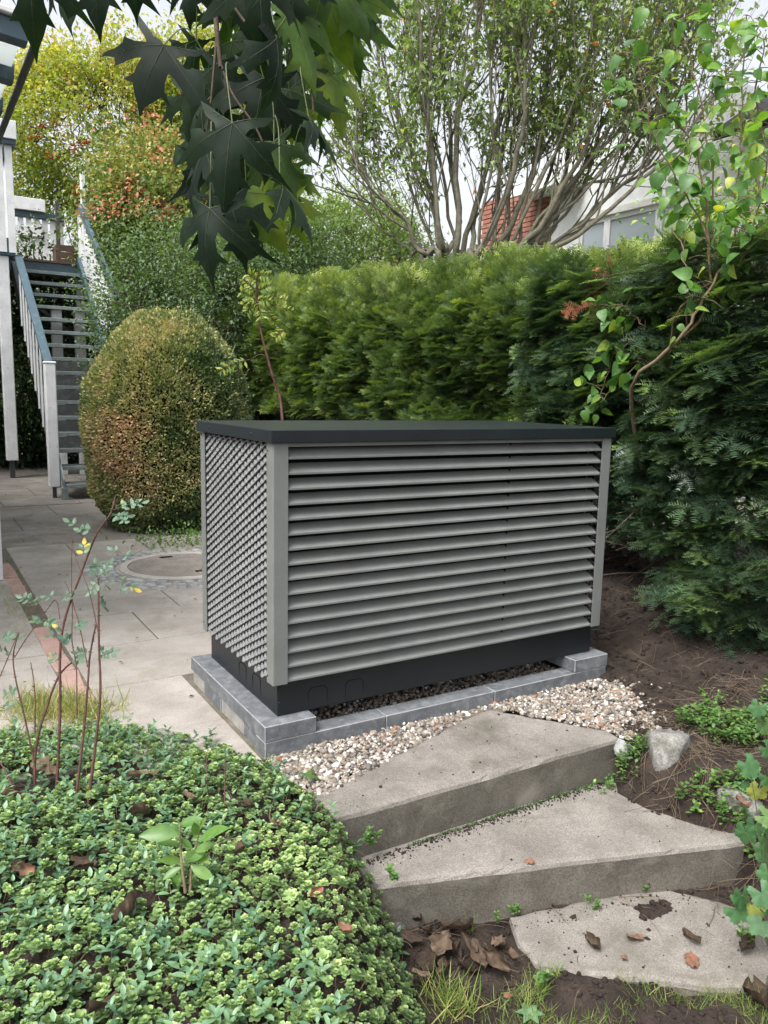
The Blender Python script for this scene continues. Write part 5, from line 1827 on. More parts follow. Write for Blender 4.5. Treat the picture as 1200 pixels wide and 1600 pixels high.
for (a, b_) in lfs:
    dz = depth_of(LQ_) + rng.normal() * 0.025
    pa, pb_ = at(*a, dz), at(*b_, dz + rng.normal() * 0.02 - 0.01)
    d = pb_ - pa
    L_ = np.linalg.norm(d)
    V, F = good_leaf(0.42, 0.07, rng.uniform(-0.05, 0.25), [(0, 0.08), (0.12, 0.5), (0.3, 0.85), (0.5, 1.0), (0.72, 0.8), (0.9, 0.35), (1.0, 0.03)])
    Mx_ = frames(d[None], (np.array([0, 0, 1.0]) - FWD * 0.7 + rng.normal(size=3) * 0.3)[None], L_ * 1.08)
    mesh('leaf', V @ Mx_[0].T + pa, F, M['laurel'], True, np.full(len(V), np.clip(rng.normal(0.5, 0.25), 0, 1)), parent=ls)

# ------------------------------------------------------------------ rose canes
rb = thing('rose_bush', onz(110, 1270, -0.1), 'sparse rose bush of bare thorny reddish canes in left bed', 'rose bush')
c5 = lambda pts: [(x_ / 2.667, 780 + y_ / 2.667) for x_, y_ in pts]
RC = [
    (c5([(230, 1310), (250, 900), (250, 650), (270, 500), (330, 330), (400, 150), (460, 60), (480, -10)]), 0.0045),
    (c5([(310, 1300), (345, 1000), (365, 780), (375, 650), (400, 520)]), 0.0042),
    (c5([(365, 1290), (400, 1000), (418, 800), (412, 600), (410, 330)]), 0.0048),
    (c5([(150, 1320), (148, 1050), (200, 850), (250, 730), (300, 680)]), 0.0045),
    (c5([(140, 1080), (100, 900), (65, 750), (55, 650), (78, 555)]), 0.0030),
    (c5([(90, 1320), (45, 1180), (-20, 1060)]), 0.0035),
    (c5([(145, 980), (145, 800), (128, 680)]), 0.0024),
    (c5([(320, 900), (318, 700), (300, 590), (300, 430), (270, 340)]), 0.0020),
    (c5([(60, 660), (110, 580), (170, 500), (200, 455)]), 0.0018),
    (c5([(365, 700), (330, 520), (300, 400), (300, 160)]), 0.0018),
    (c5([(410, 560), (370, 380), (320, 260), (300, 170)]), 0.0016),
    (c5([(0, 740), (50, 620), (75, 560)]), 0.0016),
    (c5([(250, 500), (230, 420), (180, 470), (100, 410)]), 0.0014),
    (c5([(560, 1290 - 260), (0, 0)])[:0] or [(352, 1295), (351, 1240), (353, 1172)], 0.0022),
    ([(325, 1280), (324, 1230), (322, 1178)], 0.0018),
]
RBD = depth_of(onz(110, 1265, -0.1))
S = Soup()
TH = (np.array([[-0.2, -0.3, 0], [0.2, -0.3, 0], [0, 0.3, 0.1], [0, -0.25, 1.0]]), np.array([[0, 1, 3], [1, 2, 3], [2, 0, 3]]))
tips = []
for pts, r0 in RC:
    dd = RBD + rng.normal() * 0.07
    if pts[0][0] > 320: dd = depth_of(onz(*pts[0], -0.1))
    path = smooth_path([at(x_, y_, dd + 0.12 * q / len(pts)) for q, (x_, y_) in enumerate(pts)], 30)
    v, f = tube(path, np.linspace(r0, r0 * 0.55, 30), 7)
    mesh('cane', v, f, M['cane'], True, parent=rb)
    nt_ = int(34 * r0 / 0.004)
    ti = rng.integers(0, 29, nt_)
    P = path[ti] + (path[ti + 1] - path[ti]) * rng.random((nt_, 1))
    tg = path[ti + 1] - path[ti]
    out = np.cross(tg, rdir(nt_))
    out /= np.linalg.norm(out, axis=1, keepdims=True)
    S.inst(TH, frames(tg, out, rng.uniform(0.003, 0.006, nt_)), P + out * r0 * 0.7, np.zeros(nt_))
S.build('thorns', M['cane'], parent=rb, kind='stuff')
RL = good_leaf(0.55, 0.08, 0.15, [(0, 0.1), (0.3, 0.9), (0.6, 1.0), (0.85, 0.6), (1.0, 0.1)])


def pinnate(pa, pb_, nl, size, t0, parent, mt, yellow=0.0):
    L = Soup()
    ax = pb_ - pa
    L.add(*tube([pa, (pa + pb_) / 2 + [0, 0, 0.004], pb_], [0.0009, 0.0008, 0.0005], 3), t0)
    sd_ = np.cross(ax, FWD * 0.6 + np.array([0, 0, -0.6]))
    sd_ /= np.linalg.norm(sd_)
    up_ = np.cross(sd_, ax)
    up_ /= np.linalg.norm(up_)
    for q in range(nl):
        for sg in (-1, 1):
            c = pa + ax * (0.35 + 0.5 * q / max(1, nl - 1))
            d = ax / np.linalg.norm(ax) * 0.45 + sd_ * sg + rng.normal(size=3) * 0.15
            L.inst(RL, frames(d[None], (up_ + rng.normal(size=3) * 0.3)[None], size * rng.uniform(0.8, 1.1)), c[None], [np.clip(t0 + rng.normal() * 0.08 + yellow * rng.random(), 0, 1)])
    L.inst(RL, frames(ax[None], up_[None], size * 1.1), pb_[None], [np.clip(t0 + yellow, 0, 1)])
    return L.build('leaf', mt, True, parent=parent)


rl = [((460, 70), (530, 70)), ((465, 60), (520, 90)), ((480, 30), (560, 10)), ((480, 40), (590, 15)), ((400, 150), (290, 95)), ((390, 130), (330, 125)), ((410, 330), (400, 270)), ((410, 330), (455, 270)), ((415, 340), (520, 385)), ((412, 340), (380, 380)), ((412, 400), (440, 450)), ((320, 400), (190, 405)), ((320, 390), (290, 410)), ((130, 420), (95, 410)), ((130, 420), (150, 435)), ((300, 540), (340, 525)), ((280, 545), (215, 565)), ((300, 590), (270, 580)), ((412, 660), (470, 640)), ((412, 660), (425, 630)), ((375, 640), (330, 640)), ((300, 660), (330, 670)), ((480, 320), (560, 370)), ((70, 570), (90, 580)), ((50, 650), (0, 620)), ((0, 580), (40, 570)), ((0, 870), (45, 860)), ((10, 830), (50, 800)), ((240, 690), (215, 650)), ((180, 500), (215, 520)), ((180, 495), (150, 505)), ((560, 250), (470, 210)), ((345, 240), (350, 190))]
ye = {6: .2, 22: .5, 28: .6, 29: .5, 30: .4, 15: 0, 32: .6}
for q, (a, b_) in enumerate(rl):
    (a,), (b_,) = c5([a]), c5([b_])
    dz = RBD + 0.05 + rng.normal() * 0.05
    pinnate(at(*a, dz), at(*b_, dz + rng.normal() * 0.04), int(rng.integers(2, 4)), 0.022, rng.uniform(0.15, 0.6), rb, M['rose_leaf'], ye.get(q, 0.05))

# ------------------------------------------------------------------ maple branch hanging in from above
HALF = [(0, 0), (.07, -.05), (.18, -.06), (.34, -.17), (.56, -.26), (.43, -.08), (.28, .03), (.22, .10), (.38, .16), (.50, .14), (.68, .13), (.62, .24), (.72, .38), (.96, .60), (.66, .52), (.58, .64), (.46, .50), (.32, .42), (.20, .36), (.20, .48), (.22, .61), (.38, .78), (.21, .78), (.14, .90), (.06, 1.03), (0, 1.22)]


def maple_leaf(seed):
    r2 = np.random.default_rng(seed)
    pts = [(x_ * r2.uniform(0.94, 1.06), y_ + r2.normal() * 0.012) for x_, y_ in HALF]
    pts[0], pts[-1] = (0, 0), (0, 1.22)
    left = [(-x_ * r2.uniform(0.94, 1.06), y_ + r2.normal() * 0.015) for x_, y_ in pts[1:-1]][::-1]
    bm = bmesh.new()
    vs = [bm.verts.new((x_, y_, 0)) for x_, y_ in pts + left]
    f_ = bm.faces.new(vs)
    bm.normal_update()
    bmesh.ops.triangulate(bm, faces=[f_], ngon_method='BEAUTY')
    for _ in range(2):
        bmesh.ops.subdivide_edges(bm, edges=[e for e in bm.edges if e.calc_length() > 0.09], cuts=1, use_grid_fill=False)
        bmesh.ops.triangulate(bm, faces=[f2 for f2 in bm.faces if len(f2.verts) > 3])
    cup, droop = r2.uniform(0.05, 0.45), r2.uniform(0.15, 0.6)
    ph_ = r2.uniform(0, 6.28, 3)

    def zf(x_, y_):
        ang = math.atan2(x_, y_ - 0.0)
        r_ = math.hypot(x_, y_)
        ridge = -0.035 * abs(math.sin(ang * 2.6)) * r_
        return ridge - cup * x_ * x_ - droop * max(0, r_ - 0.25) ** 2 + 0.045 * math.sin(8 * x_ + 4 * y_ + ph_[0]) * r_ + 0.05 * math.sin(5 * ang + ph_[1]) * r_ * r_
    for v_ in bm.verts: v_.co.z = zf(v_.co.x, v_.co.y)
    bm.verts.index_update()
    V = np.array([v_.co[:] for v_ in bm.verts])
    F = np.array([[q.index for q in f2.verts] for f2 in bm.faces])
    bm.free()
    VS = Soup()
    for tip in ((0, 1.14), (0.80, 0.54), (-0.80, 0.54), (0.47, -0.18), (-0.47, -0.18)):
        P = [(tip[0] * s_, tip[1] * s_, zf(tip[0] * s_, tip[1] * s_) + 0.001) for s_ in np.linspace(0, 0.96, 9)]
        VS.add(*tube(P, np.linspace(0.0075, 0.002, 9), 4))
        L0 = math.hypot(*tip)
        if L0 > 0.5:
            u = np.array(tip) / L0
            for s_ in (0.3, 0.48, 0.66):
                for sg in (-1, 1):
                    w_ = np.array([u[0] * 0.7 - sg * u[1] * 0.7, u[1] * 0.7 + sg * u[0] * 0.7])
                    b0 = np.array(tip) * s_
                    b1 = b0 + w_ * 0.20 * L0
                    VS.add(*tube([(b0[0], b0[1], zf(*b0) + 0.001), (b1[0], b1[1], zf(*b1) + 0.001)], [0.003, 0.0012], 3))
    return V, F, VS


MP = [maple_leaf(s) for s in range(11)]
mb = thing('maple_branch', at(338, -120, 1.35), 'overhanging maple branch with big dark pointed leaves, upper left foreground', 'branch')
twigs = [([(345, -200), (338, -60), (336, 0), (340, 60), (345, 105)], 0.006), ([(345, -120), (380, -30), (440, 20), (500, 40)], 0.004), ([(340, 40), (335, 100), (328, 170), (318, 235)], 0.0025), ([(345, -160), (250, -60), (150, -50), (60, -60)], 0.004),
         ([(345, 100), (365, 150), (400, 200), (430, 270)], 0.0025), ([(440, 20), (480, 100), (490, 180)], 0.0025), ([(350, -10), (400, 60), (425, 110)], 0.003)]
S = Soup()
for pts, r0 in twigs:
    S.add(*tube(smooth_path([at(x_, y_, 1.33) for x_, y_ in pts], 16), np.linspace(r0, r0 * 0.6, 16), 6))
S.build('twig', M['twig'], True, parent=mb)
# base px, tip px, depth, tint (backlight included), size factor, normal tilt (right, up, toward viewer), node px
ML = [
    ((256, 70), (205, 172), 1.28, .10, 1.55, (.2, .5, .6), (318, 82)), ((47, -62), (50, 77), 1.15, .25, 1.0, (.3, .1, 1), (100, -90)), ((92, -60), (105, 58), 1.25, .3, .9, (-.5, .3, 1), (110, -90)),
    ((150, -82), (147, 52), 1.2, .15, 1.05, (.1, .8, .6), (150, -110)), ((363, 192), (340, 334), 1.20, .22, 1.0, (.05, .35, 1), (358, 100)), ((328, 326), (308, 447), 1.25, .18, 1.1, (-.3, .2, 1), (330, 190)),
    ((357, 312), (395, 421), 1.3, .18, 1.05, (.35, .3, 1), (362, 200)), ((428, 222), (470, 312), 1.33, .62, 1.12, (.3, .1, 1), (420, 130)), ((437, 282), (512, 378), 1.26, .3, .85, (.9, .9, .3), (430, 180)),
    ((385, 300), (452, 398), 1.42, .85, 1.0, (.1, -.1, 1), (380, 180)), ((322, 232), (272, 342), 1.4, .10, 1.05, (-.8, .2, .7), (330, 150)), ((318, 160), (296, 222), 1.42, .35, 1.1, (-.2, .4, 1), (335, 90)),
    ((402, -42), (420, 87), 1.2, .2, 1.05, (.2, .8, .7), (380, -80)), ((455, 15), (500, 146), 1.3, .75, .95, (.5, .1, .9), (440, -20)), ((505, -30), (545, 110), 1.38, .8, 1.0, (-.3, .1, 1), (480, -60)),
    ((482, 182), (550, 258), 1.3, .2, .9, (.5, .9, .4), (470, 100)), ((432, 60), (440, 182), 1.24, .15, .85, (.9, .1, .5), (420, 0)), ((345, 95), (352, 200), 1.38, .3, .95, (.3, .2, 1), (340, 40)),
    ((520, 120), (540, 218), 1.42, .9, .85, (.2, 0, 1), (500, 50)), ((510, -42), (592, 62), 1.35, .65, 1.0, (.3, .2, 1), (480, -80)), ((385, 62), (330, 142), 1.44, .2, 1.0, (-.2, .3, 1), (380, 0)),
    ((412, 122), (388, 252), 1.36, .15, 1.0, (.2, .1, 1), (400, 60)), ((452, 140), (478, 245), 1.40, .55, 1.0, (-.2, .1, 1), (440, 60)), ((455, 310), (470, 385), 1.40, .9, .8, (-.3, 0, 1), (440, 200)),
    ((562, -40), (580, 70), 1.5, .6, 1.0, (.2, .2, 1), (540, -80)), ((295, -62), (345, 18), 1.3, .15, 1.0, (.1, .4, 1), (320, -100)), ((372, -50), (388, 70), 1.32, .12, 1.0, (-.2, .3, 1), (350, -80)),
    ((205, -60), (212, 24), 1.3, .2, 1.0, (.2, .3, 1), (210, -100)), ((450, -60), (465, 60), 1.28, .2, 1.0, (.1, .3, 1), (420, -100)), ((300, -40), (290, 22), 1.36, .2, 1.0, (-.3, .2, 1), (310, -80)),
    ((400, 30), (410, 120), 1.45, .5, 1.0, (-.3, .2, 1), (390, -20)), ((440, 240), (420, 330), 1.45, .8, .9, (.1, .1, 1), (430, 150)), ((500, 60), (520, 160), 1.48, .85, 1.0, (.4, .1, 1), (480, 0)),
    ((470, 90), (450, 190), 1.46, .3, 1.0, (-.4, .2, 1), (460, 30)), ((365, 230), (395, 330), 1.5, .5, 1.0, (.2, .1, 1), (360, 150)), ((350, 255), (330, 330), 1.48, .2, .9, (-.2, .1, 1), (350, 160)),
    ((540, 20), (560, 130), 1.52, .7, .95, (-.2, .3, 1), (530, -40)),
]
# smaller leaves further back in the same bunch, backlight put into their tint
for (px_, py_) in [(300, 150), (345, 60), (385, 120), (425, 70), (455, 160), (480, 60), (400, 215), (350, 250), (435, 245), (385, 300), (335, 290), (360, 20), (470, 10), (520, 60), (415, 20), (320, 60), (540, 0), (500, 110), (440, 120), (370, 170), (460, 215), (395, 265), (410, 160), (345, 140), (310, 210)]:
    px_, py_ = px_ + rng.normal() * 14, py_ + rng.normal() * 14
    ML.append(((px_, py_), (px_ + rng.normal() * 38, py_ + rng.uniform(75, 105)), rng.uniform(1.38, 1.62), float(np.clip(rng.normal(0.42 if px_ < 430 else 0.68, 0.22), 0.05, 0.95)), rng.uniform(0.85, 1.1), tuple(rng.normal(size=3) * 0.4 + [0, .2, .9]), (px_ + rng.normal() * 10, py_ - 70)))
# unseen leaves of the same branch, added overhead to shade those below
for k in range(40):
    px_, py_ = rng.uniform(-150, 800), rng.uniform(-520, -120)
    ML.append(((px_, py_), (px_ + rng.normal() * 50, py_ + 110), rng.uniform(0.9, 1.7), rng.uniform(0.1, 0.6), 1.0, tuple(rng.normal(size=3) * 0.3 + [0, .9, .4]), (px_, py_ - 40)))
for q, (a, b_, dz, tt, sc_, nrm, nd) in enumerate(ML):
    pa, pb_ = at(*a, dz), at(*b_, dz + 0.015)
    d = pb_ - pa
    L_ = np.linalg.norm(d) / 1.15
    L_ = max(L_, 0.075)
    u = RGT * nrm[0] + UPV * nrm[1] - FWD * nrm[2]
    V, F, VS = MP[q % 11]
    Mx_ = frames(d[None], u[None], 1.0)[0] * L_ * 0.95
    Mx_[:, 0] *= sc_ * 0.90
    org_v = V @ Mx_.T + pa
    rad = np.linalg.norm(V[:, :2], axis=1)
    tn = np.clip(tt + 0.10 * (rad - 0.5) + 0.05 * np.sin(V[:, 0] * 7 + q), 0, 1)
    lf = mesh('leaf', org_v, F, M['maple'], True, tn, parent=mb)
    if a[1] > -115:
        vv = np.concatenate(VS.V) @ Mx_.T + pa
        mesh('vein', vv, [np.concatenate(VS.F4)], M['maple_vein'], True, np.full(len(vv), tt), parent=lf)
    pn = at(*nd, (dz + 1.33) / 2)
    v, f = tube(smooth_path([pa, pa * 0.5 + pn * 0.5 + np.array([0, 0, 0.012]) + rng.normal(size=3) * 0.006, pn], 8), 0.0011, 5)
    mesh('petiole', v, f, M['maple_vein'], True, np.full(len(v), 0.6), parent=lf)

# ------------------------------------------------------------------ fallen leaves
def dry_leaf_mesh(seed, curl):
    r2 = np.random.default_rng(seed)
    V, F = [], []
    nr, nc = 9, 7
    w0 = r2.uniform(0.5, 0.75)
    for i_ in range(nr):
        t_ = i_ / (nr - 1)
        p_ = math.sin(math.pi * min(1, t_ * 0.92 + 0.04)) ** 0.7 * (1 + 0.22 * r2.normal())
        for j_ in range(nc):
            s_ = j_ / (nc - 1) * 2 - 1
            x_ = s_ * w0 / 2 * p_
            a_ = curl * s_ * 1.2
            xx_ = math.sin(a_) * (w0 / 2 * p_) / max(0.3, abs(curl * 1.2)) if abs(curl) > 0.3 else x_
            z_ = (1 - math.cos(a_)) * 0.3 + 0.06 * math.sin(5 * t_ + 3 * s_ + seed) + curl * 0.25 * (t_ - 0.5) ** 2 + r2.normal() * 0.02
            V.append((xx_ + r2.normal() * 0.012, t_ - 0.5 + r2.normal() * 0.012, z_ + 0.05))
    for i_ in range(nr - 1):
        for j_ in range(nc - 1):
            k_ = i_ * nc + j_
            F.append([k_, k_ + 1, k_ + nc + 1, k_ + nc])
    return np.array(V), np.array(F)


def fallen(px, py, z, size, curl, tint, label, lift=0.006, group=None, tilt=0.25):
    c = onz(px, py, z)
    c[2] = z + lift
    V, F = dry_leaf_mesh(int(px * 7 + py), curl)
    a = rng.uniform(0, 6.28)
    u = np.array([[rng.normal() * tilt, rng.normal() * tilt, 1.0]])
    Mx_ = frames(np.array([[math.cos(a), math.sin(a), rng.normal() * tilt * 0.6]]), u, size)[0]
    V = V @ Mx_.T + c
    return mesh('fallen_leaf', V, F, M['dry'], True, np.clip(tint + 0.12 * rng.normal(size=len(V)), 0, 1), base=c, label=label, cat='fallen leaf', group=group or 'fallen leaves')


fallen(828, 1349, -0.258, 0.030, 0.3, 0.95, 'small orange brown leaf lying on the middle step')
fallen(992, 1469, -0.393, 0.055, 0.5, 0.80, 'pale pinkish dead leaf at rear edge of lowest step')
fallen(1081, 1503, -0.393, 0.062, 0.12, 0.90, 'flat reddish oval leaf lying on the lowest step', 0.004, tilt=0.05)
fallen(927, 1479, -0.393, 0.060, 1.3, 0.35, 'rolled dark grey leaf on the lowest step')
fallen(1081, 1473, -0.393, 0.055, 1.3, 0.4, 'small rolled brown leaf above the reddish leaf on lowest step')
fallen(1163, 1490, -0.40, 0.085, 1.2, 0.45, 'crumpled brown leaf at the right end of lowest step', 0.012)
fallen(1185, 1570, -0.41, 0.11, 1.1, 0.25, 'large crumpled dark leaf in bottom right corner', 0.015)
fallen(794, 1566, -0.42, 0.045, 0.3, 0.9, 'reddish leaf fragment on soil left of lowest step')
fallen(975, 1499, -0.393, 0.025, 0.5, 0.8, 'tiny brown leaf scrap in the middle of lowest step')
HEAPL = 'crumpled brown leaf in the heap at the left foot of the steps'
for k, (px, py) in enumerate([(648, 1440), (665, 1462), (690, 1480), (712, 1500), (735, 1482), (705, 1455), (668, 1510), (745, 1500), (775, 1505), (760, 1490), (640, 1470), (795, 1500), (728, 1520), (690, 1522), (655, 1530), (782, 1480), (722, 1462)]):
    fallen(px, py, -0.40 + 0.01 * (k % 3), rng.uniform(0.045, 0.085), rng.uniform(0.3, 1.3), rng.choice([0.15, 0.3, 0.5, 0.66]), HEAPL, 0.012, 'heap of dry leaves by the steps', 0.6)
bedl = [((222, 1220), 0.10, .6, .7, 'light brown dead leaf in the stonecrop behind the seedling'), ((292, 1252), .055, 1.0, .75, 'small curled tan leaf just above the green seedling'), ((217, 1283), .10, 1.2, .55, 'long rolled brown leaf left of the green seedling'),
        ((43, 1367), .075, 1.1, .78, 'curled tan leaf at the left edge of the bed'), ((130, 1356), .07, .5, .3, 'olive brown leaf beside a bent yellow stalk'), ((206, 1432), .09, 1.2, .42, 'grey curled leaf below the green seedling'),
        ((493, 1402), .04, .8, .95, 'small rust red leaf in the right part of the stonecrop'), ((371, 1420), .05, 1.0, .5, 'brown curled leaf right below the seedling'), ((70, 1215), .12, .9, .6, 'big wilted leaf between the rose canes'),
        ((162, 1585), .07, 1.0, .25, 'dark brown leaf at bottom of the bed'), ((433, 1296), .05, .8, .6, 'tan leaf right of seedling among stonecrop'), ((375, 1335), .06, .8, .45, 'brown leaf directly right of the seedling leaves'),
        ((385, 1265), .05, .9, .6, 'beige curled leaf near upper right of bed'), ((155, 1340), .06, .7, .5, 'dull brown leaf left of seedling under stonecrop'), ((20, 1250), .07, .8, .85, 'reddish leaf at left edge behind canes'), ((540, 1460), .04, .8, .9, 'rusty leaf scrap near right rim of the stonecrop')]
for (px, py), s_, cu, ti, lab in bedl:
    fallen(px, py, -0.055, s_, cu, ti, lab, 0.012, tilt=0.45)
fallen(437, 1190, -0.10, 0.035, 0.4, 0.95, 'orange leaf scrap on gravel at corner of granite kerb')
fallen(1095, 1240, -0.17, 0.035, 0.5, 0.85, 'pinkish dry leaf below the big boulder')
fallen(1160, 1260, -0.15, 0.06, 1.0, 0.85, 'rusty curled leaf among weeds at the right')
# green maple leaf on the gravel
c = onz(478, 1218, -0.10)
V, F, VS = MP[2]
Mx_ = frames(np.array([[0.7, 0.6, 0.0]]), np.array([[0.1, 0, 1.0]]), 0.055)[0]
mesh('fallen_leaf', V @ Mx_.T + c + [0, 0, 0.012], F, M['weed'], True, np.full(len(V), 0.35), base=c, label='flat grey green maple leaf lying on gravel corner', cat='fallen leaf', group='fallen leaves')

# ------------------------------------------------------------------ cranesbill plants and weeds at the right
def lobed_leaf():
    V, F = [(0, 0, 0)], []
    N_ = 41
    for k in range(N_):
        a = -2.6 + 5.2 * k / (N_ - 1)
        lob = 0.72 + 0.28 * abs(math.cos(a * 3.0 * 5 / 5.2 * 0.98)) ** 0.7
        tooth = 0.06 * (1 if k % 2 else -1)
        r_ = (lob + tooth) * (1 - 0.12 * abs(a) / 2.6)
        V.append((math.sin(a) * r_ * 0.9, 0.05 + math.cos(a) * r_, -0.16 * r_ * r_ + 0.05 * math.cos(a * 6)))
    for k in range(1, N_): F.append([0, k, k + 1])
    return np.array(V), np.array(F)


CBL = lobed_leaf()
pl = [
    ('green lobed cranesbill clump at right edge level with the boulder', (1205, 1190), -0.05, [(1185, 1105), (1195, 1130), (1172, 1200), (1198, 1170), (1200, 1215), (1185, 1235), (1160, 1222)], {5: .93}),
    ('green lobed cranesbill clump beside the end of middle step', (1205, 1330), -0.18, [(1170, 1195), (1180, 1290), (1198, 1310), (1195, 1275), (1165, 1300), (1200, 1330)], {}),
    ('cranesbill clump with yellowing leaves in lower right corner', (1208, 1450), -0.33, [(1190, 1395), (1160, 1400), (1200, 1365), (1198, 1420), (1190, 1440), (1175, 1415), (1150, 1420)], {5: .9}),
]
for lab, bpx, z0, lv_, yl in pl:
    b0 = onz(*bpx, z0)
    b0[2] = H(b0[0], b0[1])
    cb = thing('cranesbill_plant', b0, lab, 'plant', 'cranesbill plants')
    for q, (px, py) in enumerate(lv_):
        dz = depth_of(b0) - 0.06 + rng.normal() * 0.05
        pc = at(px, py, dz)
        u = np.array([0, 0, 0.8]) - FWD * 0.75 + rng.normal(size=3) * 0.25
        d = RGT * rng.normal() * 0.6 - UPV * 0.8 + rng.normal(size=3) * 0.2
        Mx_ = frames(d[None], u[None], rng.uniform(0.032, 0.045))[0]
        V = CBL[0] @ Mx_.T + pc
        lf = mesh('leaf', V, CBL[1], M['cranesbill'], True, np.full(len(V), yl.get(q, np.clip(rng.normal(0.45, 0.15), 0, 0.75))), parent=cb)
        v, f = tube(smooth_path([b0, (b0 + pc) / 2 + np.array([0, 0, 0.04]), pc], 8), 0.0014, 4)
        mesh('petiole', v, f, M['maple_vein'], True, np.full(len(v), 0.8), parent=lf)


def creeping(S, x, y, size, n_l, tmean=0.5, up=0.03):
    for q in range(len(x)):
        g = np.array([x[q], y[q], H(x[q], y[q]) + rng.random() * up])
        k_ = n_l
        a = rng.uniform(0, 6.28, k_)
        e = rng.uniform(0.0, 0.9, k_)
        D = np.stack([np.cos(a) * np.cos(e), np.sin(a) * np.cos(e), np.sin(e)], -1)
        U = np.stack([-np.cos(a) * np.sin(e), -np.sin(a) * np.sin(e), np.cos(e)], -1) + rng.normal(size=(k_, 3)) * 0.2
        S.inst(VL2, frames(D, U, size * rng.uniform(0.6, 1.2, k_)), g + D * 0.004 + np.c_[np.zeros((k_, 2)), rng.random(k_) * up], np.clip(rng.normal(tmean, 0.2, k_), 0, 1))


VL2 = good_leaf(0.66, 0.08, 0.2, [(0, 0.15), (0.3, 0.85), (0.6, 1.0), (0.85, 0.6), (1.0, 0.05)])
S = Soup()
# bank right of the steps
nx_ = 260
x = rng.uniform(1.0, 1.75, nx_ * 6)
y = rng.uniform(-1.08, -0.56, nx_ * 6)
k = (vnoise(x * 6, y * 6, 3.0) > 0.0) & (x > np.interp(-y, -RB[:, 1], RB[:, 0]) + 0.01) & (np.hypot(x - 1.18, y + 0.70) > 0.12)
creeping(S, x[k][:nx_], y[k][:nx_], 0.019, 9, 0.5, 0.045)
# fringe along the back of the middle step
fx = rng.uniform(0.93, 1.16, 60)
creeping(S, fx, -0.56 - 0.25 * (fx - 0.93) + rng.normal(size=60) * 0.03, 0.014, 10, 0.5, 0.05)
x = rng.uniform(1.6, 3.0, 2400)
y = rng.uniform(-1.9, -0.62, 2400)
k = vnoise(x * 4, y * 4, 5.0) > 0.04
creeping(S, x[k][:420], y[k][:420], 0.02, 8, 0.5, 0.045)
S.build('creeping_weeds', M['weed'], True, kind='stuff', label='creeping green weeds on the bank right of the steps', cat='weeds')
# single small weeds
wl = [((1000, 1398), 'weed sprig at foot of the middle step, right half', 0.012, 4), ((930, 1425), 'tiny weed tuft on soil before middle step', 0.012, 3), ((918, 1418), 'tiny weed left neighbour of the soil tuft', 0.012, 3), ((800, 1425), 'green weed tuft at left foot of the middle step', 0.014, 5),
      ((775, 1440), 'weed seedling beside curled leaves at step foot', 0.012, 3), ((840, 1540), 'leafy weed at the left front of lowest step', 0.02, 4), ((580, 1320), 'green shoots leaning over the end of top step', 0.016, 10), ((615, 1378), 'green shoots at left end of the middle step', 0.016, 6),
      ((1065, 1018), 'small pale weed on dark soil right of enclosure', 0.018, 5), ((985, 1030), 'low weed on soil next to right granite block', 0.016, 4), ((1100, 1095), 'weed with narrow leaves above the boulder', 0.02, 5), ((1165, 1470), 'weed tuft at the right end of the lowest step', 0.016, 7)]
for (px, py), lab, sz, cnt in wl:
    zz = -0.10 if py < 1120 else (-0.2 if py < 1380 and px < 650 else -0.40)
    c = onz(px, py, zz)
    S = Soup()
    x = c[0] + rng.normal(size=cnt) * 0.010
    y = c[1] + rng.normal(size=cnt) * 0.010
    n_l = 8
    for q in range(cnt):
        g = np.array([x[q], y[q], c[2] + rng.random() * 0.02])
        a = rng.uniform(0, 6.28, n_l)
        e = rng.uniform(0.2, 1.1, n_l)
        D = np.stack([np.cos(a) * np.cos(e), np.sin(a) * np.cos(e), np.sin(e)], -1)
        U = np.stack([-np.cos(a) * np.sin(e), -np.sin(a) * np.sin(e), np.cos(e)], -1)
        S.inst(VL2, frames(D, U, sz * rng.uniform(0.6, 1.2, n_l)), g + np.c_[np.zeros((n_l, 2)), rng.random(n_l) * 0.02], np.clip(rng.normal(0.5, 0.2, n_l), 0, 1))
    S.build('weed', M['weed'], True, base=c, label=lab, cat='weed', group='small weeds')
# rosette seedling bottom centre
c = onz(828, 1592, -0.42)
sr = thing('seedling', c, 'pale green seedling with broad leaves at bottom centre', 'plant')
for k in range(6):
    a = 6.28 * k / 6 + 0.4
    d = np.array([math.cos(a), math.sin(a), 0.5])
    V, F = good_leaf(0.6, 0.1, 0.35)
    Mx_ = frames(d[None], np.array([[-d[0] * 0.4, -d[1] * 0.4, 1.0]]), 0.036)[0]
    mesh('leaf', V @ Mx_.T + c + [0, 0, 0.01], F, M['vinca'], True, np.full(len(V), 0.85), parent=sr)

# moss cushions in the joint between top and middle step
S = Soup()
nn = 900
xm_ = 0.05 + 1.0 * rng.random(nn)
km = vnoise(xm_ * 7, 2.0) > -0.05
xm_ = xm_[km]
nn = len(xm_)
S.inst(flat_leaf(0.6), frames(np.c_[rng.normal(size=nn), rng.normal(size=nn) - 0.6, np.abs(rng.normal(size=nn)) + 0.3], rdir(nn), rng.uniform(0.004, 0.010, nn)), np.c_[xm_, -0.532 - 0.008 * rng.random(nn), -0.257 + 0.004 * rng.random(nn)], np.clip(rng.normal(0.2, 0.2, nn), 0, 1))
S.build('moss', M['weed'], kind='stuff', label='thin moss line at the foot of the top step', cat='moss')

# ------------------------------------------------------------------ grass
BL = (np.array([[-0.5, 0, 0], [0.5, 0, 0], [-0.4, 0.5, 0.03], [0.4, 0.5, 0.03], [0, 1, -0.12]]) * np.array([0.035, 1, 1]), [np.array([[0, 1, 3, 2]]), np.array([[2, 3, 4]])])
BLT = (BL[0], np.array([[0, 1, 3], [0, 3, 2], [2, 3, 4]]))


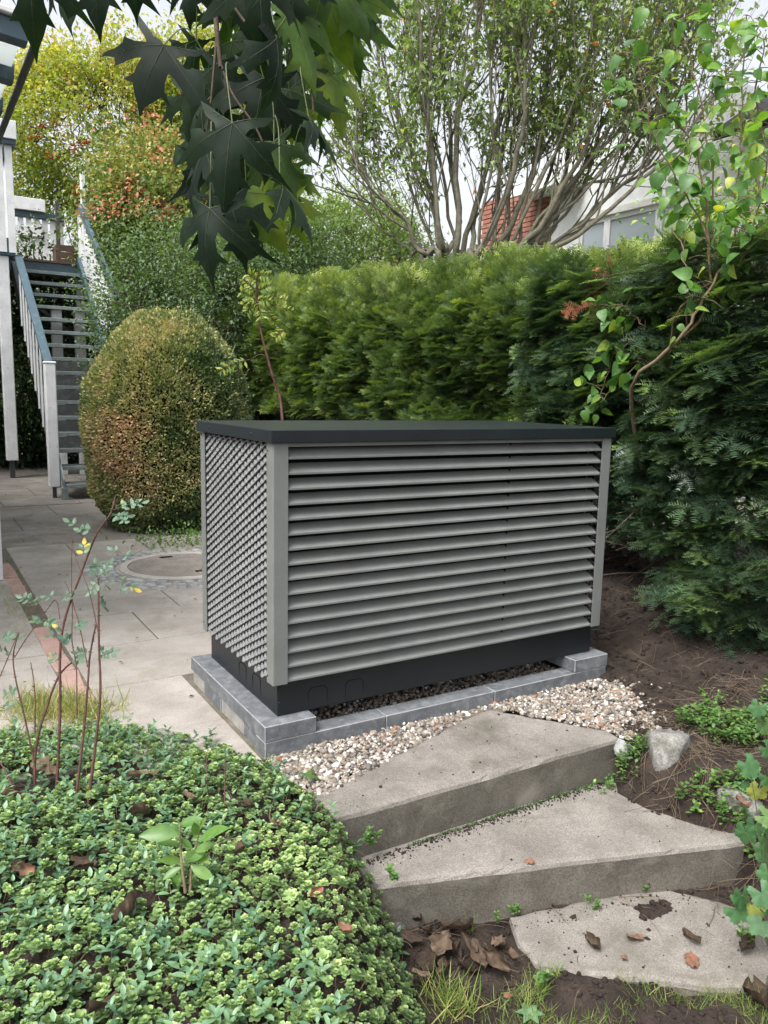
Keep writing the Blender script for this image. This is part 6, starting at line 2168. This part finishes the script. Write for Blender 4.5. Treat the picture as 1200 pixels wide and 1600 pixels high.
def grass(S, x, y, h0, h1, spread=0.45, dry=0.15, z=None):
    nn_ = len(x)
    P = np.stack([x, y, H(x, y) if z is None else np.full(nn_, z)], -1)
    D = np.c_[rng.normal(size=(nn_, 2)) * spread, np.ones(nn_)]
    t_ = np.clip(rng.normal(0.5, 0.18, nn_), 0, 0.8)
    t_[rng.random(nn_) < dry] = 0.98
    S.inst(BLT, frames(D, rdir(nn_), rng.uniform(h0, h1, nn_)), P, t_)


S = Soup()
q1, q2, q3 = onz(870, 1570, -0.42), onz(1150, 1590, -0.42), onz(700, 1580, -0.42)
x = np.concatenate([q1[0] + rng.normal(size=1500) * 0.10, q2[0] + rng.normal(size=1800) * 0.14, rng.uniform(0.2, 1.0, 2600)])
y = np.concatenate([q1[1] + rng.normal(size=1500) * 0.05, q2[1] + rng.normal(size=1800) * 0.08, rng.uniform(-1.6, -1.0, 2600)])
# keep the blades in front of the lowest step
yl_ = -0.985 + (x - 0.335) * (-0.39 / 0.48) - 0.004
k = (y < yl_) & ((vnoise(x * 9, y * 9, 2.2) > -0.16))
grass(S, x[k], y[k], 0.018, 0.055, 0.65)
x, y = q3[0] + rng.normal(size=170) * 0.03, q3[1] + rng.normal(size=170) * 0.03
grass(S, x, y, 0.05, 0.11, 0.55, 0.3)
q4 = onz(735, 1455, -0.40)
grass(S, q4[0] + rng.normal(size=8) * 0.01, q4[1] + rng.normal(size=8) * 0.01, 0.05, 0.09, 0.3)
S.build('grass', M['grass'], kind='stuff', label='sparse short green grass in front of the lowest step', cat='grass')
S = Soup()
for (px, py, num, sx) in ((95, 1115, 420, 0.09), (60, 1105, 260, 0.07), (130, 1125, 200, 0.07)):
    c = onz(px, py, -0.11)
    grass(S, c[0] + rng.normal(size=num) * sx, c[1] + rng.normal(size=num) * 0.05, 0.05, 0.13, 0.75, 0.72, z=-0.11)
S.build('dry_grass', M['grass'], kind='stuff', label='tuft of straw coloured dry grass between canes and paving', cat='grass')
S = Soup()
for (px, py, num, sx, sy) in ((25, 950, 700, 0.045, 0.26), (228, 862, 120, 0.10, 0.10), (12, 895, 90, 0.03, 0.08), (215, 825, 90, 0.2, 0.06), (85, 838, 80, 0.25, 0.02)):
    c = onz(px, py, -0.11)
    grass(S, c[0] + rng.normal(size=num) * sx, c[1] + rng.normal(size=num) * sy, 0.015, 0.045, 0.8, 0.35, z=-0.112)
S.build('joint_grass', M['grass'], kind='stuff', label='low grass growing in joints of the paving', cat='grass')
# low plants at the foot of the box bush
c = onz(290, 848, -0.11)
lc = []
S = Soup()
nn = 700
P = np.stack([c[0] + 0.05 + rng.normal(size=nn) * 0.22, c[1] + rng.normal(size=nn) * 0.16, -0.11 + np.abs(rng.normal(size=nn)) * 0.07], -1)
S.inst(VL2, frames(rdir(nn) + [0, 0, 0.5], np.c_[rng.normal(size=(nn, 2)) * 0.5, np.ones(nn)], rng.uniform(0.018, 0.032, nn)), P, np.clip(rng.normal(0.55, 0.2, nn), 0, 1))
S.build('low_ground_cover', M['weed'], True, kind='stuff', label='low green ground cover between box bush and enclosure', cat='ground cover')
# scattered litter on the patio
S = Soup()
nn = 420
x = rng.uniform(-1.2, 1.6, nn)
y = rng.uniform(0.3, 9.5, nn)
k = y > bed_top(x) + 0.05
x, y = x[k], y[k]
nn = len(x)
P = np.stack([x, y, np.full(nn, -0.1035)], -1)
S.inst(simple_leaf(0.5, 0.1, 0.0), frames(np.c_[rng.normal(size=(nn, 2)), rng.normal(size=nn) * 0.1], np.c_[rng.normal(size=(nn, 2)) * 0.2, np.ones(nn)], rng.uniform(0.006, 0.03, nn)), P, rng.random(nn))
S.build('patio_litter', M['dry'], kind='stuff', label='tiny scraps of dry leaf scattered over the paving', cat='litter')
